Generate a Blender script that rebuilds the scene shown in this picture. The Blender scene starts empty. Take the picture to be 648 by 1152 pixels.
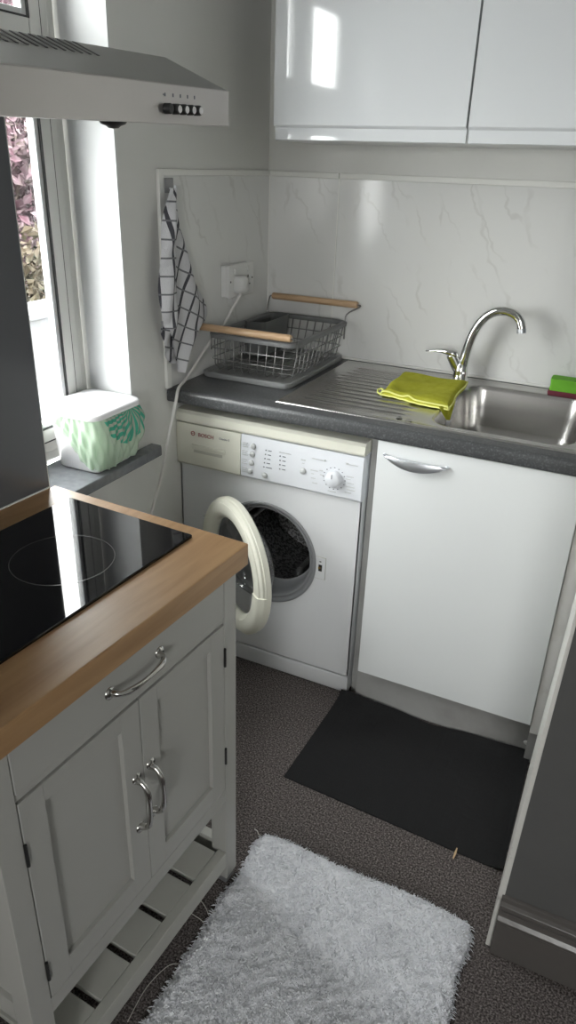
import bpy, bmesh, math, random
import numpy as np
from mathutils import Vector, Matrix
random.seed(7)
PI = math.pi
S = bpy.context.scene
COL = S.collection
ORG = {}          # world origin of each thing's frame

# ------------------------------------------------------------------ camera (solved from the photograph)
cx, cy, cz, yaw, pit, rol, F_PX = 1.1827, -2.2982, 1.515, -0.4366, -0.4483, 0.0342, 814.1
fw = Vector((math.sin(yaw)*math.cos(pit), math.cos(yaw)*math.cos(pit), math.sin(pit)))
rt = Vector((math.cos(yaw), -math.sin(yaw), 0)); up = rt.cross(fw)
r2 = rt*math.cos(rol) + up*math.sin(rol); u2 = -rt*math.sin(rol) + up*math.cos(rol)
cam = bpy.data.objects.new('camera', bpy.data.cameras.new('camera')); COL.objects.link(cam)
m = Matrix.Identity(4)
for i in range(3):
    m[i][0], m[i][1], m[i][2], m[i][3] = r2[i], u2[i], -fw[i], (cx, cy, cz)[i]
cam.matrix_world = m
cam.data.sensor_fit = 'VERTICAL'; cam.data.sensor_height = 36.0
cam.data.lens = F_PX/1152*36.0; cam.data.clip_start = 0.02
S.camera = cam

# ------------------------------------------------------------------ materials
def mat(name, color=(.8, .8, .8), rough=.5, metal=0., spec=.5, coat=0., noise=None, bump=None, trans=0., ior=1.45, alpha=1., emit=None, coat_rough=.05, aniso=None):
    M = bpy.data.materials.new(name); M.use_nodes = True
    nt = M.node_tree; b = nt.nodes['Principled BSDF']
    b.inputs['Base Color'].default_value = (*color, 1); b.inputs['Roughness'].default_value = rough
    b.inputs['Metallic'].default_value = metal; b.inputs['Specular IOR Level'].default_value = spec
    b.inputs['Coat Weight'].default_value = coat; b.inputs['Coat Roughness'].default_value = coat_rough
    b.inputs['Transmission Weight'].default_value = trans; b.inputs['IOR'].default_value = ior
    tc = nt.nodes.new('ShaderNodeTexCoord')
    if noise:   # (scale, colour2, lo, hi, stretch, detail)
        sc, c2, lo, hi, st, det = noise
        mp = nt.nodes.new('ShaderNodeMapping'); mp.inputs['Scale'].default_value = st
        n = nt.nodes.new('ShaderNodeTexNoise'); n.inputs['Scale'].default_value = sc; n.inputs['Detail'].default_value = det
        r = nt.nodes.new('ShaderNodeValToRGB'); r.color_ramp.elements[0].position = lo; r.color_ramp.elements[1].position = hi
        r.color_ramp.elements[0].color = (*color, 1); r.color_ramp.elements[1].color = (*c2, 1)
        nt.links.new(tc.outputs['Object'], mp.inputs[0]); nt.links.new(mp.outputs[0], n.inputs['Vector'])
        nt.links.new(n.outputs['Fac'], r.inputs[0]); nt.links.new(r.outputs[0], b.inputs['Base Color'])
    if bump:    # (scale, strength, stretch, distance)
        sc, stg, st, dist = bump
        mp = nt.nodes.new('ShaderNodeMapping'); mp.inputs['Scale'].default_value = st
        n = nt.nodes.new('ShaderNodeTexNoise'); n.inputs['Scale'].default_value = sc; n.inputs['Detail'].default_value = 3
        bp = nt.nodes.new('ShaderNodeBump'); bp.inputs['Strength'].default_value = stg; bp.inputs['Distance'].default_value = dist
        nt.links.new(tc.outputs['Object'], mp.inputs[0]); nt.links.new(mp.outputs[0], n.inputs['Vector'])
        nt.links.new(n.outputs['Fac'], bp.inputs['Height']); nt.links.new(bp.outputs[0], b.inputs['Normal'])
    return M

def glass(name, tint=(.97, .98, .98), refl=1.0, rough=0.0):
    M = bpy.data.materials.new(name); M.use_nodes = True; nt = M.node_tree
    for n in list(nt.nodes): nt.nodes.remove(n)
    out = nt.nodes.new('ShaderNodeOutputMaterial'); mx = nt.nodes.new('ShaderNodeMixShader')
    t = nt.nodes.new('ShaderNodeBsdfTransparent'); t.inputs[0].default_value = (*tint, 1)
    g = nt.nodes.new('ShaderNodeBsdfGlossy'); g.inputs['Roughness'].default_value = rough
    fr = nt.nodes.new('ShaderNodeFresnel'); ge = nt.nodes.new('ShaderNodeNewGeometry')
    io = nt.nodes.new('ShaderNodeMapRange'); io.inputs['To Min'].default_value = 1.5; io.inputs['To Max'].default_value = 1/1.5
    nt.links.new(ge.outputs['Backfacing'], io.inputs[0]); nt.links.new(io.outputs[0], fr.inputs[0])
    mu = nt.nodes.new('ShaderNodeMath'); mu.operation = 'MULTIPLY'; mu.inputs[1].default_value = refl
    nt.links.new(fr.outputs[0], mu.inputs[0]); nt.links.new(mu.outputs[0], mx.inputs[0])
    nt.links.new(t.outputs[0], mx.inputs[1]); nt.links.new(g.outputs[0], mx.inputs[2]); nt.links.new(mx.outputs[0], out.inputs[0])
    return M

Z1 = (1, 1, 1)
M = {}
M['wall'] = mat('wall_paint', (.70, .70, .675), .7, noise=(3, (.66, .66, .635), .3, .7, Z1, 3), bump=(40, .12, Z1, .004))
M['reveal'] = mat('reveal_paint', (.60, .61, .61), .6)
M['ceiling'] = mat('ceiling_paint', (.8, .8, .79), .8)
M['grey_wall'] = mat('dark_grey_paint', (.115, .115, .112), .45, noise=(5, (.100, .100, .098), .3, .7, Z1, 4), bump=(25, .15, Z1, .004))
M['grey_skirt'] = mat('grey_gloss_paint', (.105, .097, .091), .28, noise=(18, (.11, .10, .095), .55, .8, Z1, 5), bump=(60, .15, Z1, .003))
M['white_trim'] = mat('white_trim_paint', (.72, .71, .67), .4, noise=(30, (.45, .43, .40), .62, .75, Z1, 5))
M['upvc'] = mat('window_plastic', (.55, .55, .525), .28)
M['upvc_seal'] = mat('window_seal', (.03, .03, .03), .6)
M['pane'] = glass('window_glass')
M['slate'] = mat('sill_slate', (.19, .20, .215), .13, noise=(60, (.15, .158, .17), .3, .7, Z1, 4), bump=(80, .05, Z1, .001))
M['worktop'] = mat('worktop_laminate', (.062, .064, .067), .3, noise=(220, (.14, .146, .15), .5, .78, Z1, 4), bump=(300, .1, Z1, .0005))
M['gloss_white'] = mat('gloss_white_door', (.72, .74, .76), .08, coat=.6, coat_rough=.03)
M['carcass'] = mat('carcass_white', (.74, .75, .75), .35)
M['satin_white'] = mat('satin_white_door', (.74, .76, .765), .32)
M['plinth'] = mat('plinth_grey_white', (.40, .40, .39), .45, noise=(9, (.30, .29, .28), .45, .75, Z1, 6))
M['filler'] = mat('filler_white', (.76, .75, .73), .4, noise=(9, (.60, .58, .55), .6, .8, Z1, 6))
M['steel'] = mat('sink_steel', (.50, .49, .475), .27, 1., bump=(900, .02, (1, 40, 40), .0003))
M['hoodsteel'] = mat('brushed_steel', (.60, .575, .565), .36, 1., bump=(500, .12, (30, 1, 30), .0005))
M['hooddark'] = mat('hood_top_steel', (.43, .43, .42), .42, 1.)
M['chrome'] = mat('chrome', (.72, .72, .71), .09, 1.)
M['dull_chrome'] = mat('handle_silver', (.70, .72, .76), .36, 1.)
M['wm_white'] = mat('enamel_white', (.73, .74, .755), .3)
M['wm_cream'] = mat('yellowed_plastic', (.74, .735, .645), .27)
M['cream_shade'] = mat('cream_recess_shade', (.50, .495, .43), .4)  # darkened cream: paints the grip recess shade, also the latch outline
M['wm_ring'] = mat('cream_door_plastic', (.84, .83, .72), .28)
M['wm_fascia'] = mat('fascia_plastic', (.74, .76, .80), .3)
M['button'] = mat('grey_button', (.55, .56, .56), .3)
M['rubber_grey'] = mat('grey_gasket', (.24, .245, .255), .38)
M['rubber_dark'] = mat('black_rubber', (.02, .02, .02), .6)
M['drum'] = mat('drum_steel', (.42, .42, .43), .38, .6, noise=(120, (.10, .10, .10), .45, .55, Z1, 1))
M['paddle'] = mat('drum_paddle', (.7, .7, .71), .15, .8)
M['doorglass'] = glass('smoked_door_glass', (.80, .81, .82), 1.6)
M['print'] = mat('fascia_print', (.13, .14, .17), .5)
M['hookgrey'] = mat('hook_grey', (.28, .28, .285), .4)
M['red'] = mat('red_print', (.33, .10, .10), .5)
M['brass'] = mat('brass_latch', (.35, .22, .07), .35, .8)
M['cart'] = mat('sage_grey_paint', (.395, .393, .370), .42, bump=(30, .05, Z1, .002))
M['cart_in'] = mat('cart_inside', (.395, .393, .370), .5)
M['shelfpaint'] = mat('shelf_paint', (.46, .46, .425), .42)
M['hinge'] = mat('dark_hinge', (.04, .04, .04), .4, .6)
M['pull'] = mat('cart_pull_chrome', (.55, .54, .52), .16, 1.)
M['foot'] = mat('grey_foot', (.16, .16, .165), .35)
M['hob'] = mat('hob_glass', (.006, .006, .007), .035, spec=.6)
M['hobring'] = mat('hob_ring_print', (.09, .09, .09), .2)
M['blackpanel'] = mat('black_glass_panel', (.115, .118, .127), .16, spec=.5)
M['white_seal'] = mat('white_sealant', (.75, .75, .72), .4)
M['vent'] = mat('vent_shadow_grey', (.09, .09, .09), .5)
M['knobblack'] = mat('black_plastic', (.015, .015, .015), .35)
M['knobwhite'] = mat('button_face', (.75, .75, .75), .3)
M['rackgrey'] = mat('rack_grey', (.155, .158, .16), .4)
M['traygrey'] = mat('tray_grey', (.25, .255, .255), .35)
M['wire'] = mat('rack_wire', (.24, .24, .24), .3, .7)
M['smoke'] = mat('holder_plastic', (.13, .135, .135), .3)
M['socket'] = mat('socket_plastic', (.66, .66, .65), .35)
M['socketdark'] = mat('socket_holes', (.02, .02, .02), .6)
M['cable'] = mat('white_cable', (.66, .65, .63), .4)
M['binwhite'] = mat('bin_plastic', (.80, .80, .82), .25)
M['doormat'] = mat('black_mat', (.016, .016, .017), .85, noise=(500, (.026, .026, .027), .4, .7, Z1, 2), spec=.2, bump=(600, .5, Z1, .001))
M['rug'] = mat('white_shag', (.88, .89, .93), .95, spec=.1, noise=(14, (.74, .75, .79), .5, .8, Z1, 5))
M['thread'] = mat('thread', (.6, .58, .54), .8)
M['splinter'] = mat('pale_wood_chip', (.62, .45, .27), .7)
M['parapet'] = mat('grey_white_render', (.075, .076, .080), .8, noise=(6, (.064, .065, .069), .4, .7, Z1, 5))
M['bark'] = mat('bark', (.09, .06, .045), .9)
M['yellow_hem'] = mat('cloth_hem', (.70, .72, .22), .8)
M['label_white'] = mat('care_label', (.75, .75, .75), .6)
M['sponge_green'] = mat('sponge_green', (.14, .40, .03), .9, bump=(300, .8, Z1, .002))
M['sponge_red'] = mat('scourer_maroon', (.15, .03, .045), .95, bump=(500, 1, Z1, .002))
M['room_floor'] = None

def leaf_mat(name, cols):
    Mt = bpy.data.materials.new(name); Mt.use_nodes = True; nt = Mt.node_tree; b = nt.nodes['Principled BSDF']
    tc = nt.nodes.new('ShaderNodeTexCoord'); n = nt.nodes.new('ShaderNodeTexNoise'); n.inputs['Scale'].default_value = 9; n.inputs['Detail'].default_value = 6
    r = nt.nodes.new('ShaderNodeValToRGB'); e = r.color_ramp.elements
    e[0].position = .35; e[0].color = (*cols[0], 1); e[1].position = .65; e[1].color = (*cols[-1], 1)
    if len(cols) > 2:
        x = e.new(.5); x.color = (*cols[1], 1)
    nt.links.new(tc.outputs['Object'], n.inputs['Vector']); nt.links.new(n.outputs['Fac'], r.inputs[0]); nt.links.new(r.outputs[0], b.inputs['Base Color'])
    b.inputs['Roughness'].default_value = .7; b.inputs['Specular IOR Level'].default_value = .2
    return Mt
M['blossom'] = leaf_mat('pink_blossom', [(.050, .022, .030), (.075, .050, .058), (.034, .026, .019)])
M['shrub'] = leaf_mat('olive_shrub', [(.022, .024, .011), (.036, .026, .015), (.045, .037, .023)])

def wood_mat(name, c1, c2, axis_scale, rough=.35):
    Mt = bpy.data.materials.new(name); Mt.use_nodes = True; nt = Mt.node_tree; b = nt.nodes['Principled BSDF']
    tc = nt.nodes.new('ShaderNodeTexCoord'); mp = nt.nodes.new('ShaderNodeMapping'); mp.inputs['Scale'].default_value = axis_scale
    n = nt.nodes.new('ShaderNodeTexNoise'); n.inputs['Scale'].default_value = 1.; n.inputs['Detail'].default_value = 8; n.inputs['Distortion'].default_value = .6
    r = nt.nodes.new('ShaderNodeValToRGB'); e = r.color_ramp.elements
    e[0].position = .3; e[0].color = (*c1, 1); e[1].position = .72; e[1].color = (*c2, 1)
    nt.links.new(tc.outputs['Object'], mp.inputs[0]); nt.links.new(mp.outputs[0], n.inputs['Vector'])
    nt.links.new(n.outputs['Fac'], r.inputs[0]); nt.links.new(r.outputs[0], b.inputs['Base Color'])
    b.inputs['Roughness'].default_value = rough
    return Mt
M['oak'] = wood_mat('oak_top', (.31, .175, .078), (.43, .265, .130), (45, 4, 45), .36)
M['dowel'] = wood_mat('beech_dowel', (.42, .27, .15), (.60, .42, .27), (8, 90, 90), .4)

def marble():
    """pale laminate with sparse, steep, hair-thin grey veins"""
    Mt = bpy.data.materials.new('marble_laminate'); Mt.use_nodes = True; nt = Mt.node_tree; b = nt.nodes['Principled BSDF']; L = nt.links.new
    tc = nt.nodes.new('ShaderNodeTexCoord'); cur = None
    for rot, sc, dist, wdt, seed in ((24, 2.6, 5.5, .028, 0), (35, 3.4, 7., .020, 3.7)):
        mp = nt.nodes.new('ShaderNodeMapping'); mp.inputs['Rotation'].default_value = (math.radians(-rot), math.radians(rot), 0); mp.inputs['Location'].default_value = (seed, seed, seed)
        w = nt.nodes.new('ShaderNodeTexWave'); w.wave_type = 'BANDS'; w.bands_direction = 'DIAGONAL' if False else 'X'
        w.inputs['Scale'].default_value = sc; w.inputs['Distortion'].default_value = dist; w.inputs['Detail'].default_value = 4; w.inputs['Detail Scale'].default_value = 1.3; w.inputs['Detail Roughness'].default_value = .62
        ad = nt.nodes.new('ShaderNodeVectorMath'); ad.operation = 'MULTIPLY_ADD'; ad.inputs[1].default_value = (1, 1, 1)
        r = nt.nodes.new('ShaderNodeMapRange'); r.inputs['From Min'].default_value = 0; r.inputs['From Max'].default_value = wdt; r.inputs['To Min'].default_value = 1; r.inputs['To Max'].default_value = 0
        n = nt.nodes.new('ShaderNodeTexNoise'); n.inputs['Scale'].default_value = 6; n.inputs['Detail'].default_value = 2
        mk = nt.nodes.new('ShaderNodeMapRange'); mk.inputs['From Min'].default_value = .48; mk.inputs['From Max'].default_value = .62
        mu = nt.nodes.new('ShaderNodeMath'); mu.operation = 'MULTIPLY'
        sw = nt.nodes.new('ShaderNodeSeparateXYZ'); cb = nt.nodes.new('ShaderNodeCombineXYZ'); sm = nt.nodes.new('ShaderNodeMath'); sm.operation = 'ADD'
        L(tc.outputs['Object'], sw.inputs[0]); L(sw.outputs[0], sm.inputs[0]); L(sw.outputs[1], sm.inputs[1]); L(sm.outputs[0], cb.inputs[0]); L(sw.outputs[2], cb.inputs[2])
        L(cb.outputs[0], mp.inputs[0]); mp.inputs['Rotation'].default_value = (0, math.radians(rot), 0)
        L(mp.outputs[0], w.inputs['Vector']); L(w.outputs['Fac'], r.inputs[0]); L(mp.outputs[0], n.inputs['Vector']); L(n.outputs['Fac'], mk.inputs[0])
        L(r.outputs[0], mu.inputs[0]); L(mk.outputs[0], mu.inputs[1])
        if cur is None: cur = mu.outputs[0]
        else:
            mm = nt.nodes.new('ShaderNodeMath'); mm.operation = 'MAXIMUM'; L(cur, mm.inputs[0]); L(mu.outputs[0], mm.inputs[1]); cur = mm.outputs[0]
        nt.nodes.remove(ad)
    mx = nt.nodes.new('ShaderNodeMix'); mx.data_type = 'RGBA'; mx.inputs[6].default_value = (.68, .682, .67, 1); mx.inputs[7].default_value = (.60, .598, .582, 1)
    L(cur, mx.inputs[0]); L(mx.outputs[2], b.inputs['Base Color'])
    b.inputs['Roughness'].default_value = .13
    return Mt
M['marble'] = marble()

def carpet():
    Mt = bpy.data.materials.new('speckled_carpet'); Mt.use_nodes = True; nt = Mt.node_tree; b = nt.nodes['Principled BSDF']; L = nt.links.new
    tc = nt.nodes.new('ShaderNodeTexCoord')
    n = nt.nodes.new('ShaderNodeTexNoise'); n.inputs['Scale'].default_value = 240; n.inputs['Detail'].default_value = 3
    r = nt.nodes.new('ShaderNodeValToRGB'); e = r.color_ramp.elements
    e[0].position = .36; e[0].color = (.040, .034, .033, 1); e[1].position = .68; e[1].color = (.27, .24, .232, 1); x = e.new(.52); x.color = (.125, .109, .105, 1)
    n2 = nt.nodes.new('ShaderNodeTexNoise'); n2.inputs['Scale'].default_value = 5
    bp = nt.nodes.new('ShaderNodeBump'); bp.inputs['Strength'].default_value = .7; bp.inputs['Distance'].default_value = .004
    L(tc.outputs['Object'], n.inputs['Vector']); L(n.outputs['Fac'], r.inputs[0]); L(r.outputs[0], b.inputs['Base Color'])
    L(n.outputs['Fac'], bp.inputs['Height']); L(bp.outputs[0], b.inputs['Normal'])
    b.inputs['Roughness'].default_value = .95; b.inputs['Specular IOR Level'].default_value = .15
    return Mt
M['carpet'] = carpet()

def towel_mat():
    """white cloth with dark woven check lines, in UV metres"""
    Mt = bpy.data.materials.new('checked_towel'); Mt.use_nodes = True; nt = Mt.node_tree; b = nt.nodes['Principled BSDF']; L = nt.links.new
    uv = nt.nodes.new('ShaderNodeUVMap'); sp = nt.nodes.new('ShaderNodeSeparateXYZ'); L(uv.outputs[0], sp.inputs[0])
    def line(axis, period, width):
        d = nt.nodes.new('ShaderNodeMath'); d.operation = 'DIVIDE'; d.inputs[1].default_value = period; L(sp.outputs[axis], d.inputs[0])
        f = nt.nodes.new('ShaderNodeMath'); f.operation = 'FRACT'; L(d.outputs[0], f.inputs[0])
        g = nt.nodes.new('ShaderNodeMath'); g.operation = 'LESS_THAN'; g.inputs[1].default_value = width; L(f.outputs[0], g.inputs[0])
        return g
    g1 = line(0, .043, .20); g2 = line(1, .045, .10)
    m1 = nt.nodes.new('ShaderNodeMix'); m1.data_type = 'RGBA'; m1.inputs[6].default_value = (.56, .56, .58, 1); m1.inputs[7].default_value = (.07, .07, .08, 1); L(g1.outputs[0], m1.inputs[0])
    m2 = nt.nodes.new('ShaderNodeMix'); m2.data_type = 'RGBA'; m2.inputs[7].default_value = (.17, .17, .18, 1); L(m1.outputs[2], m2.inputs[6]); L(g2.outputs[0], m2.inputs[0])
    L(m2.outputs[2], b.inputs['Base Color']); b.inputs['Roughness'].default_value = .95; b.inputs['Specular IOR Level'].default_value = .1
    tc = nt.nodes.new('ShaderNodeTexCoord'); n = nt.nodes.new('ShaderNodeTexNoise'); n.inputs['Scale'].default_value = 350
    bp = nt.nodes.new('ShaderNodeBump'); bp.inputs['Strength'].default_value = .6; bp.inputs['Distance'].default_value = .002
    L(tc.outputs['Object'], n.inputs['Vector']); L(n.outputs['Fac'], bp.inputs['Height']); L(bp.outputs[0], b.inputs['Normal'])
    return Mt
M['towel'] = towel_mat()

def liner_mat():
    """pale green translucent film printed with a teal fan of leaf rays (UV metres around the fan's centre)"""
    Mt = bpy.data.materials.new('green_film'); Mt.use_nodes = True; nt = Mt.node_tree; L = nt.links.new
    b = nt.nodes['Principled BSDF']; out = nt.nodes['Material Output']
    uv = nt.nodes.new('ShaderNodeUVMap'); sp = nt.nodes.new('ShaderNodeSeparateXYZ'); L(uv.outputs[0], sp.inputs[0])
    def mth(op, a, bb=None, c=None):
        n = nt.nodes.new('ShaderNodeMath'); n.operation = op
        for i, v in enumerate((a, bb, c)):
            if v is None: continue
            if isinstance(v, (int, float)): n.inputs[i].default_value = v
            else: L(v, n.inputs[i])
        return n.outputs[0]
    x, y = sp.outputs[0], sp.outputs[1]
    rr = mth('SQRT', mth('ADD', mth('MULTIPLY', x, x), mth('MULTIPLY', y, y)))
    an = mth('ADD', mth('ARCTAN2', y, x), mth('MULTIPLY', rr, 3.5))
    st = mth('LESS_THAN', mth('FRACT', mth('MULTIPLY', an, 4.6)), .55)
    mask = mth('MULTIPLY', mth('MULTIPLY', mth('LESS_THAN', rr, .100), mth('GREATER_THAN', rr, .012)), st)
    mx = nt.nodes.new('ShaderNodeMix'); mx.data_type = 'RGBA'; mx.inputs[6].default_value = (.86, .93, .84, 1); mx.inputs[7].default_value = (.07, .45, .32, 1)
    L(mask, mx.inputs[0]); L(mx.outputs[2], b.inputs['Base Color']); b.inputs['Roughness'].default_value = .35
    tr = nt.nodes.new('ShaderNodeBsdfTransparent'); tr.inputs[0].default_value = (.9, 1, .9, 1)
    tl = nt.nodes.new('ShaderNodeBsdfTranslucent'); L(mx.outputs[2], tl.inputs[0])
    a = nt.nodes.new('ShaderNodeMixShader'); a.inputs[0].default_value = .35; L(b.outputs[0], a.inputs[1]); L(tl.outputs[0], a.inputs[2])
    c = nt.nodes.new('ShaderNodeMixShader'); L(a.outputs[0], c.inputs[1]); L(tr.outputs[0], c.inputs[2])
    L(mth('MULTIPLY', mth('SUBTRACT', 1.0, mask), .50), c.inputs[0]); L(c.outputs[0], out.inputs[0])
    return Mt
M['liner'] = liner_mat()
M['yellow'] = mat('yellow_microfibre', (.37, .375, .03), .95, spec=.1, noise=(40, (.46, .46, .06), .3, .7, Z1, 4), bump=(260, 1., Z1, .003))

# ------------------------------------------------------------------ mesh helpers
class MB:
    def __init__(s): s.v = []; s.f = []; s.uv = None
    def add(s, v, f):
        o = len(s.v); s.v += [tuple(p) for p in v]; s.f += [tuple(i+o for i in q) for q in f]; return s
    def box(s, x0, x1, y0, y1, z0, z1):
        return s.add([(x0,y0,z0),(x1,y0,z0),(x1,y1,z0),(x0,y1,z0),(x0,y0,z1),(x1,y0,z1),(x1,y1,z1),(x0,y1,z1)],
                     [(0,3,2,1),(4,5,6,7),(0,1,5,4),(1,2,6,5),(2,3,7,6),(3,0,4,7)])
    def prism(s, prof, axis, a, b):
        """closed 2-D profile swept along an axis ('x': (y,z); 'y': (x,z); 'z': (x,y))"""
        n = len(prof)
        def P(p, t): return {'x': (t, p[0], p[1]), 'y': (p[0], t, p[1]), 'z': (p[0], p[1], t)}[axis]
        v = [P(p, a) for p in prof] + [P(p, b) for p in prof]
        f = [(i, (i+1) % n, n+(i+1) % n, n+i) for i in range(n)] + [tuple(range(n))[::-1], tuple(range(n, 2*n))]
        return s.add(v, f)
    def tube(s, pts, r, n=12, cap=True, flat=1.0):
        """tube along a polyline; r number or list"""
        pts = [Vector(p) for p in pts]; k = len(pts)
        rs = r if isinstance(r, (list, tuple)) else [r]*k
        v = []; f = []; prev = None
        for i, p in enumerate(pts):
            t = (pts[min(i+1, k-1)] - pts[max(i-1, 0)]).normalized()
            if prev is None:
                a = Vector((0, 0, 1)) if abs(t.z) < .9 else Vector((1, 0, 0)); x = t.cross(a).normalized()
            else:
                x = (prev - t*prev.dot(t)).normalized()
            prev = x; y = t.cross(x)
            for j in range(n):
                a = 2*PI*j/n; v.append(p + (x*math.cos(a) + y*math.sin(a)*flat)*rs[i])
        for i in range(k-1):
            for j in range(n):
                f.append((i*n+j, i*n+(j+1) % n, (i+1)*n+(j+1) % n, (i+1)*n+j))
        if cap: f += [tuple(range(n))[::-1], tuple(range((k-1)*n, k*n))]
        return s.add(v, f)
    def lathe(s, prof, c, ax, ux, n=64, a0=0., a1=2*PI, close=False):
        """prof (r,h); c centre; ax axis direction; ux radial start direction"""
        c, ax, ux = Vector(c), Vector(ax).normalized(), Vector(ux).normalized(); uy = ax.cross(ux)
        full = abs(a1-a0-2*PI) < 1e-6; m = n if full else n+1; k = len(prof); v = []
        for j in range(m):
            a = a0+(a1-a0)*j/n; d = ux*math.cos(a)+uy*math.sin(a)
            for r, h in prof: v.append(c+d*r+ax*h)
        f = []
        for j in range(n):
            j2 = (j+1) % m
            for i in range(k if close else k-1):
                i2 = (i+1) % k
                f.append((j*k+i, j2*k+i, j2*k+i2, j*k+i2))
        if not full and close: f += [tuple(range(k)), tuple((m-1)*k+i for i in range(k))[::-1]]
        return s.add(v, f)
    def loft(s, rings, cap0=False, cap1=False, close=True):
        n = len(rings[0]); v = [p for r in rings for p in r]; f = []
        for i in range(len(rings)-1):
            for j in range(n if close else n-1):
                f.append((i*n+j, i*n+(j+1) % n, (i+1)*n+(j+1) % n, (i+1)*n+j))
        if cap0: f.append(tuple(range(n))[::-1])
        if cap1: f.append(tuple(range((len(rings)-1)*n, len(rings)*n)))
        return s.add(v, f)
    def grid(s, fn, nu, nv, uvfn=None):
        o = len(s.v)
        v = [fn(i/nu, j/nv) for j in range(nv+1) for i in range(nu+1)]
        f = [(j*(nu+1)+i, j*(nu+1)+i+1, (j+1)*(nu+1)+i+1, (j+1)*(nu+1)+i) for j in range(nv) for i in range(nu)]
        s.add(v, f)
        if uvfn:
            if s.uv is None: s.uv = {}
            for j in range(nv+1):
                for i in range(nu+1): s.uv[o+j*(nu+1)+i] = uvfn(i/nu, j/nv)
        return s
    def sphere(s, c, r, n=12, sz=(1, 1, 1)):
        prof = [(math.sin(PI*i/n)*r, -math.cos(PI*i/n)*r) for i in range(n+1)]
        o = len(s.v); s.lathe(prof, (0, 0, 0), (0, 0, 1), (1, 0, 0), n*2)
        for i in range(o, len(s.v)):
            p = s.v[i]; s.v[i] = (c[0]+p[0]*sz[0], c[1]+p[1]*sz[1], c[2]+p[2]*sz[2])
        return s

def rrect(x0, x1, y0, y1, r, z, n=6):
    """rounded rectangle ring in the xy plane"""
    out = []
    for (cx_, cy_, a) in ((x1-r, y1-r, 0), (x0+r, y1-r, PI/2), (x0+r, y0+r, PI), (x1-r, y0+r, 1.5*PI)):
        for i in range(n+1):
            t = a+PI/2*i/n; out.append((cx_+r*math.cos(t), cy_+r*math.sin(t), z))
    return out

def tag(o, label=None, cat=None, group=None, kind=None):
    if label: o['label'] = label
    if cat: o['category'] = cat
    if group: o['group'] = group
    if kind: o['kind'] = kind
    return o

def thing(name, loc, label, cat, rotz=0, group=None, kind=None, local=False):
    o = bpy.data.objects.new(name, None); COL.objects.link(o); o.location = loc; o.rotation_euler = (0, 0, rotz)
    o.empty_display_size = .05
    ORG[o] = (0, 0, 0) if local else tuple(loc)
    return tag(o, label, cat, group, kind)

def obj(name, mb, m_, parent=None, origin=None, smooth=False, bevel=0., seg=2, auto=None, label=None, weld=False):
    org = ORG[parent] if parent is not None else (origin or (0, 0, 0))
    me = bpy.data.meshes.new(name)
    me.from_pydata([(p[0]-org[0], p[1]-org[1], p[2]-org[2]) for p in mb.v], [], mb.f)
    if mb.uv:
        ul = me.uv_layers.new(name='UVMap')
        for lp in me.loops: ul.data[lp.index].uv = mb.uv.get(lp.vertex_index, (0, 0))
    me.materials.append(M[m_] if isinstance(m_, str) else m_)
    bm = bmesh.new(); bm.from_mesh(me)
    if weld: bmesh.ops.remove_doubles(bm, verts=bm.verts, dist=1e-5)
    bmesh.ops.recalc_face_normals(bm, faces=bm.faces); bm.to_mesh(me); bm.free()
    o = bpy.data.objects.new(name, me); COL.objects.link(o)
    if parent is not None:
        o.parent = parent; ORG[o] = org
    else:
        o.location = org; ORG[o] = org
    if smooth:
        for p in me.polygons: p.use_smooth = True
        if auto is not None:
            me.set_sharp_from_angle(angle=math.radians(auto))
    if bevel:
        b = o.modifiers.new('bevel', 'BEVEL'); b.width = bevel; b.segments = seg; b.limit_method = 'ANGLE'; b.angle_limit = math.radians(40)
        b.harden_normals = False
    if label: o['label'] = label
    return o

def struct(name, mb, m_, **k):
    o = obj(name, mb, m_, **k); o['kind'] = 'structure'; return o

def text(name, body, size, m_, parent, pos, xdir, ydir, extrude=.0004, squash=1.0):
    """lettering as mesh; xdir reading direction, ydir up"""
    cu = bpy.data.curves.new('txt', 'FONT'); cu.body = body; cu.size = size; cu.extrude = extrude
    to = bpy.data.objects.new('txt', cu); COL.objects.link(to)
    bpy.context.view_layer.update()
    me = bpy.data.meshes.new_from_object(to.evaluated_get(bpy.context.evaluated_depsgraph_get()))
    bpy.data.objects.remove(to)
    X = Vector(xdir).normalized(); Y = Vector(ydir).normalized(); N = X.cross(Y)
    org = Vector(ORG[parent]); P = Vector(pos)
    for v in me.vertices:
        c = v.co.copy(); v.co = P + X*c.x*squash + Y*c.y + N*c.z - org
    me.materials.clear(); me.materials.append(M[m_])
    o = bpy.data.objects.new(name, me); COL.objects.link(o); o.parent = parent; ORG[o] = ORG[parent]
    return o

# ================================================================== THE ROOM
CEIL = 2.45; XR = 3.2; YR = -4.6
WT = .19                       # outer wall thickness
WY0, WY1, WZ0, WZ1 = -1.66, -.777, .755, 2.16     # window opening in the left wall
struct('floor', MB().box(-.3, XR+.1, YR-.1, .1, -.1, 0), 'carpet')
struct('ceiling', MB().box(-.3, XR+.1, YR-.1, .1, CEIL, CEIL+.1), 'ceiling')
wl = MB()
wl.box(-WT, 0, WY1, .1, 0, CEIL); wl.box(-WT, 0, YR, WY0, 0, CEIL)
wl.box(-WT, 0, WY0, WY1, 0, WZ0); wl.box(-WT, 0, WY0, WY1, WZ1, CEIL)
struct('wall_left', wl, 'wall')
struct('wall_back', MB().box(0, XR, 0, .1, 0, CEIL), 'wall')
xw = lambda z: 1.183+.0147*z        # the old partition leans a little out of plumb
struct('wall_right', MB().prism([(xw(0), 0), (XR, 0), (XR, CEIL), (xw(CEIL), CEIL)], 'y', -1.18, 0), 'grey_wall')
struct('wall_far_right', MB().box(XR, XR+.1, YR, -1.18, 0, CEIL), 'wall')
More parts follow.
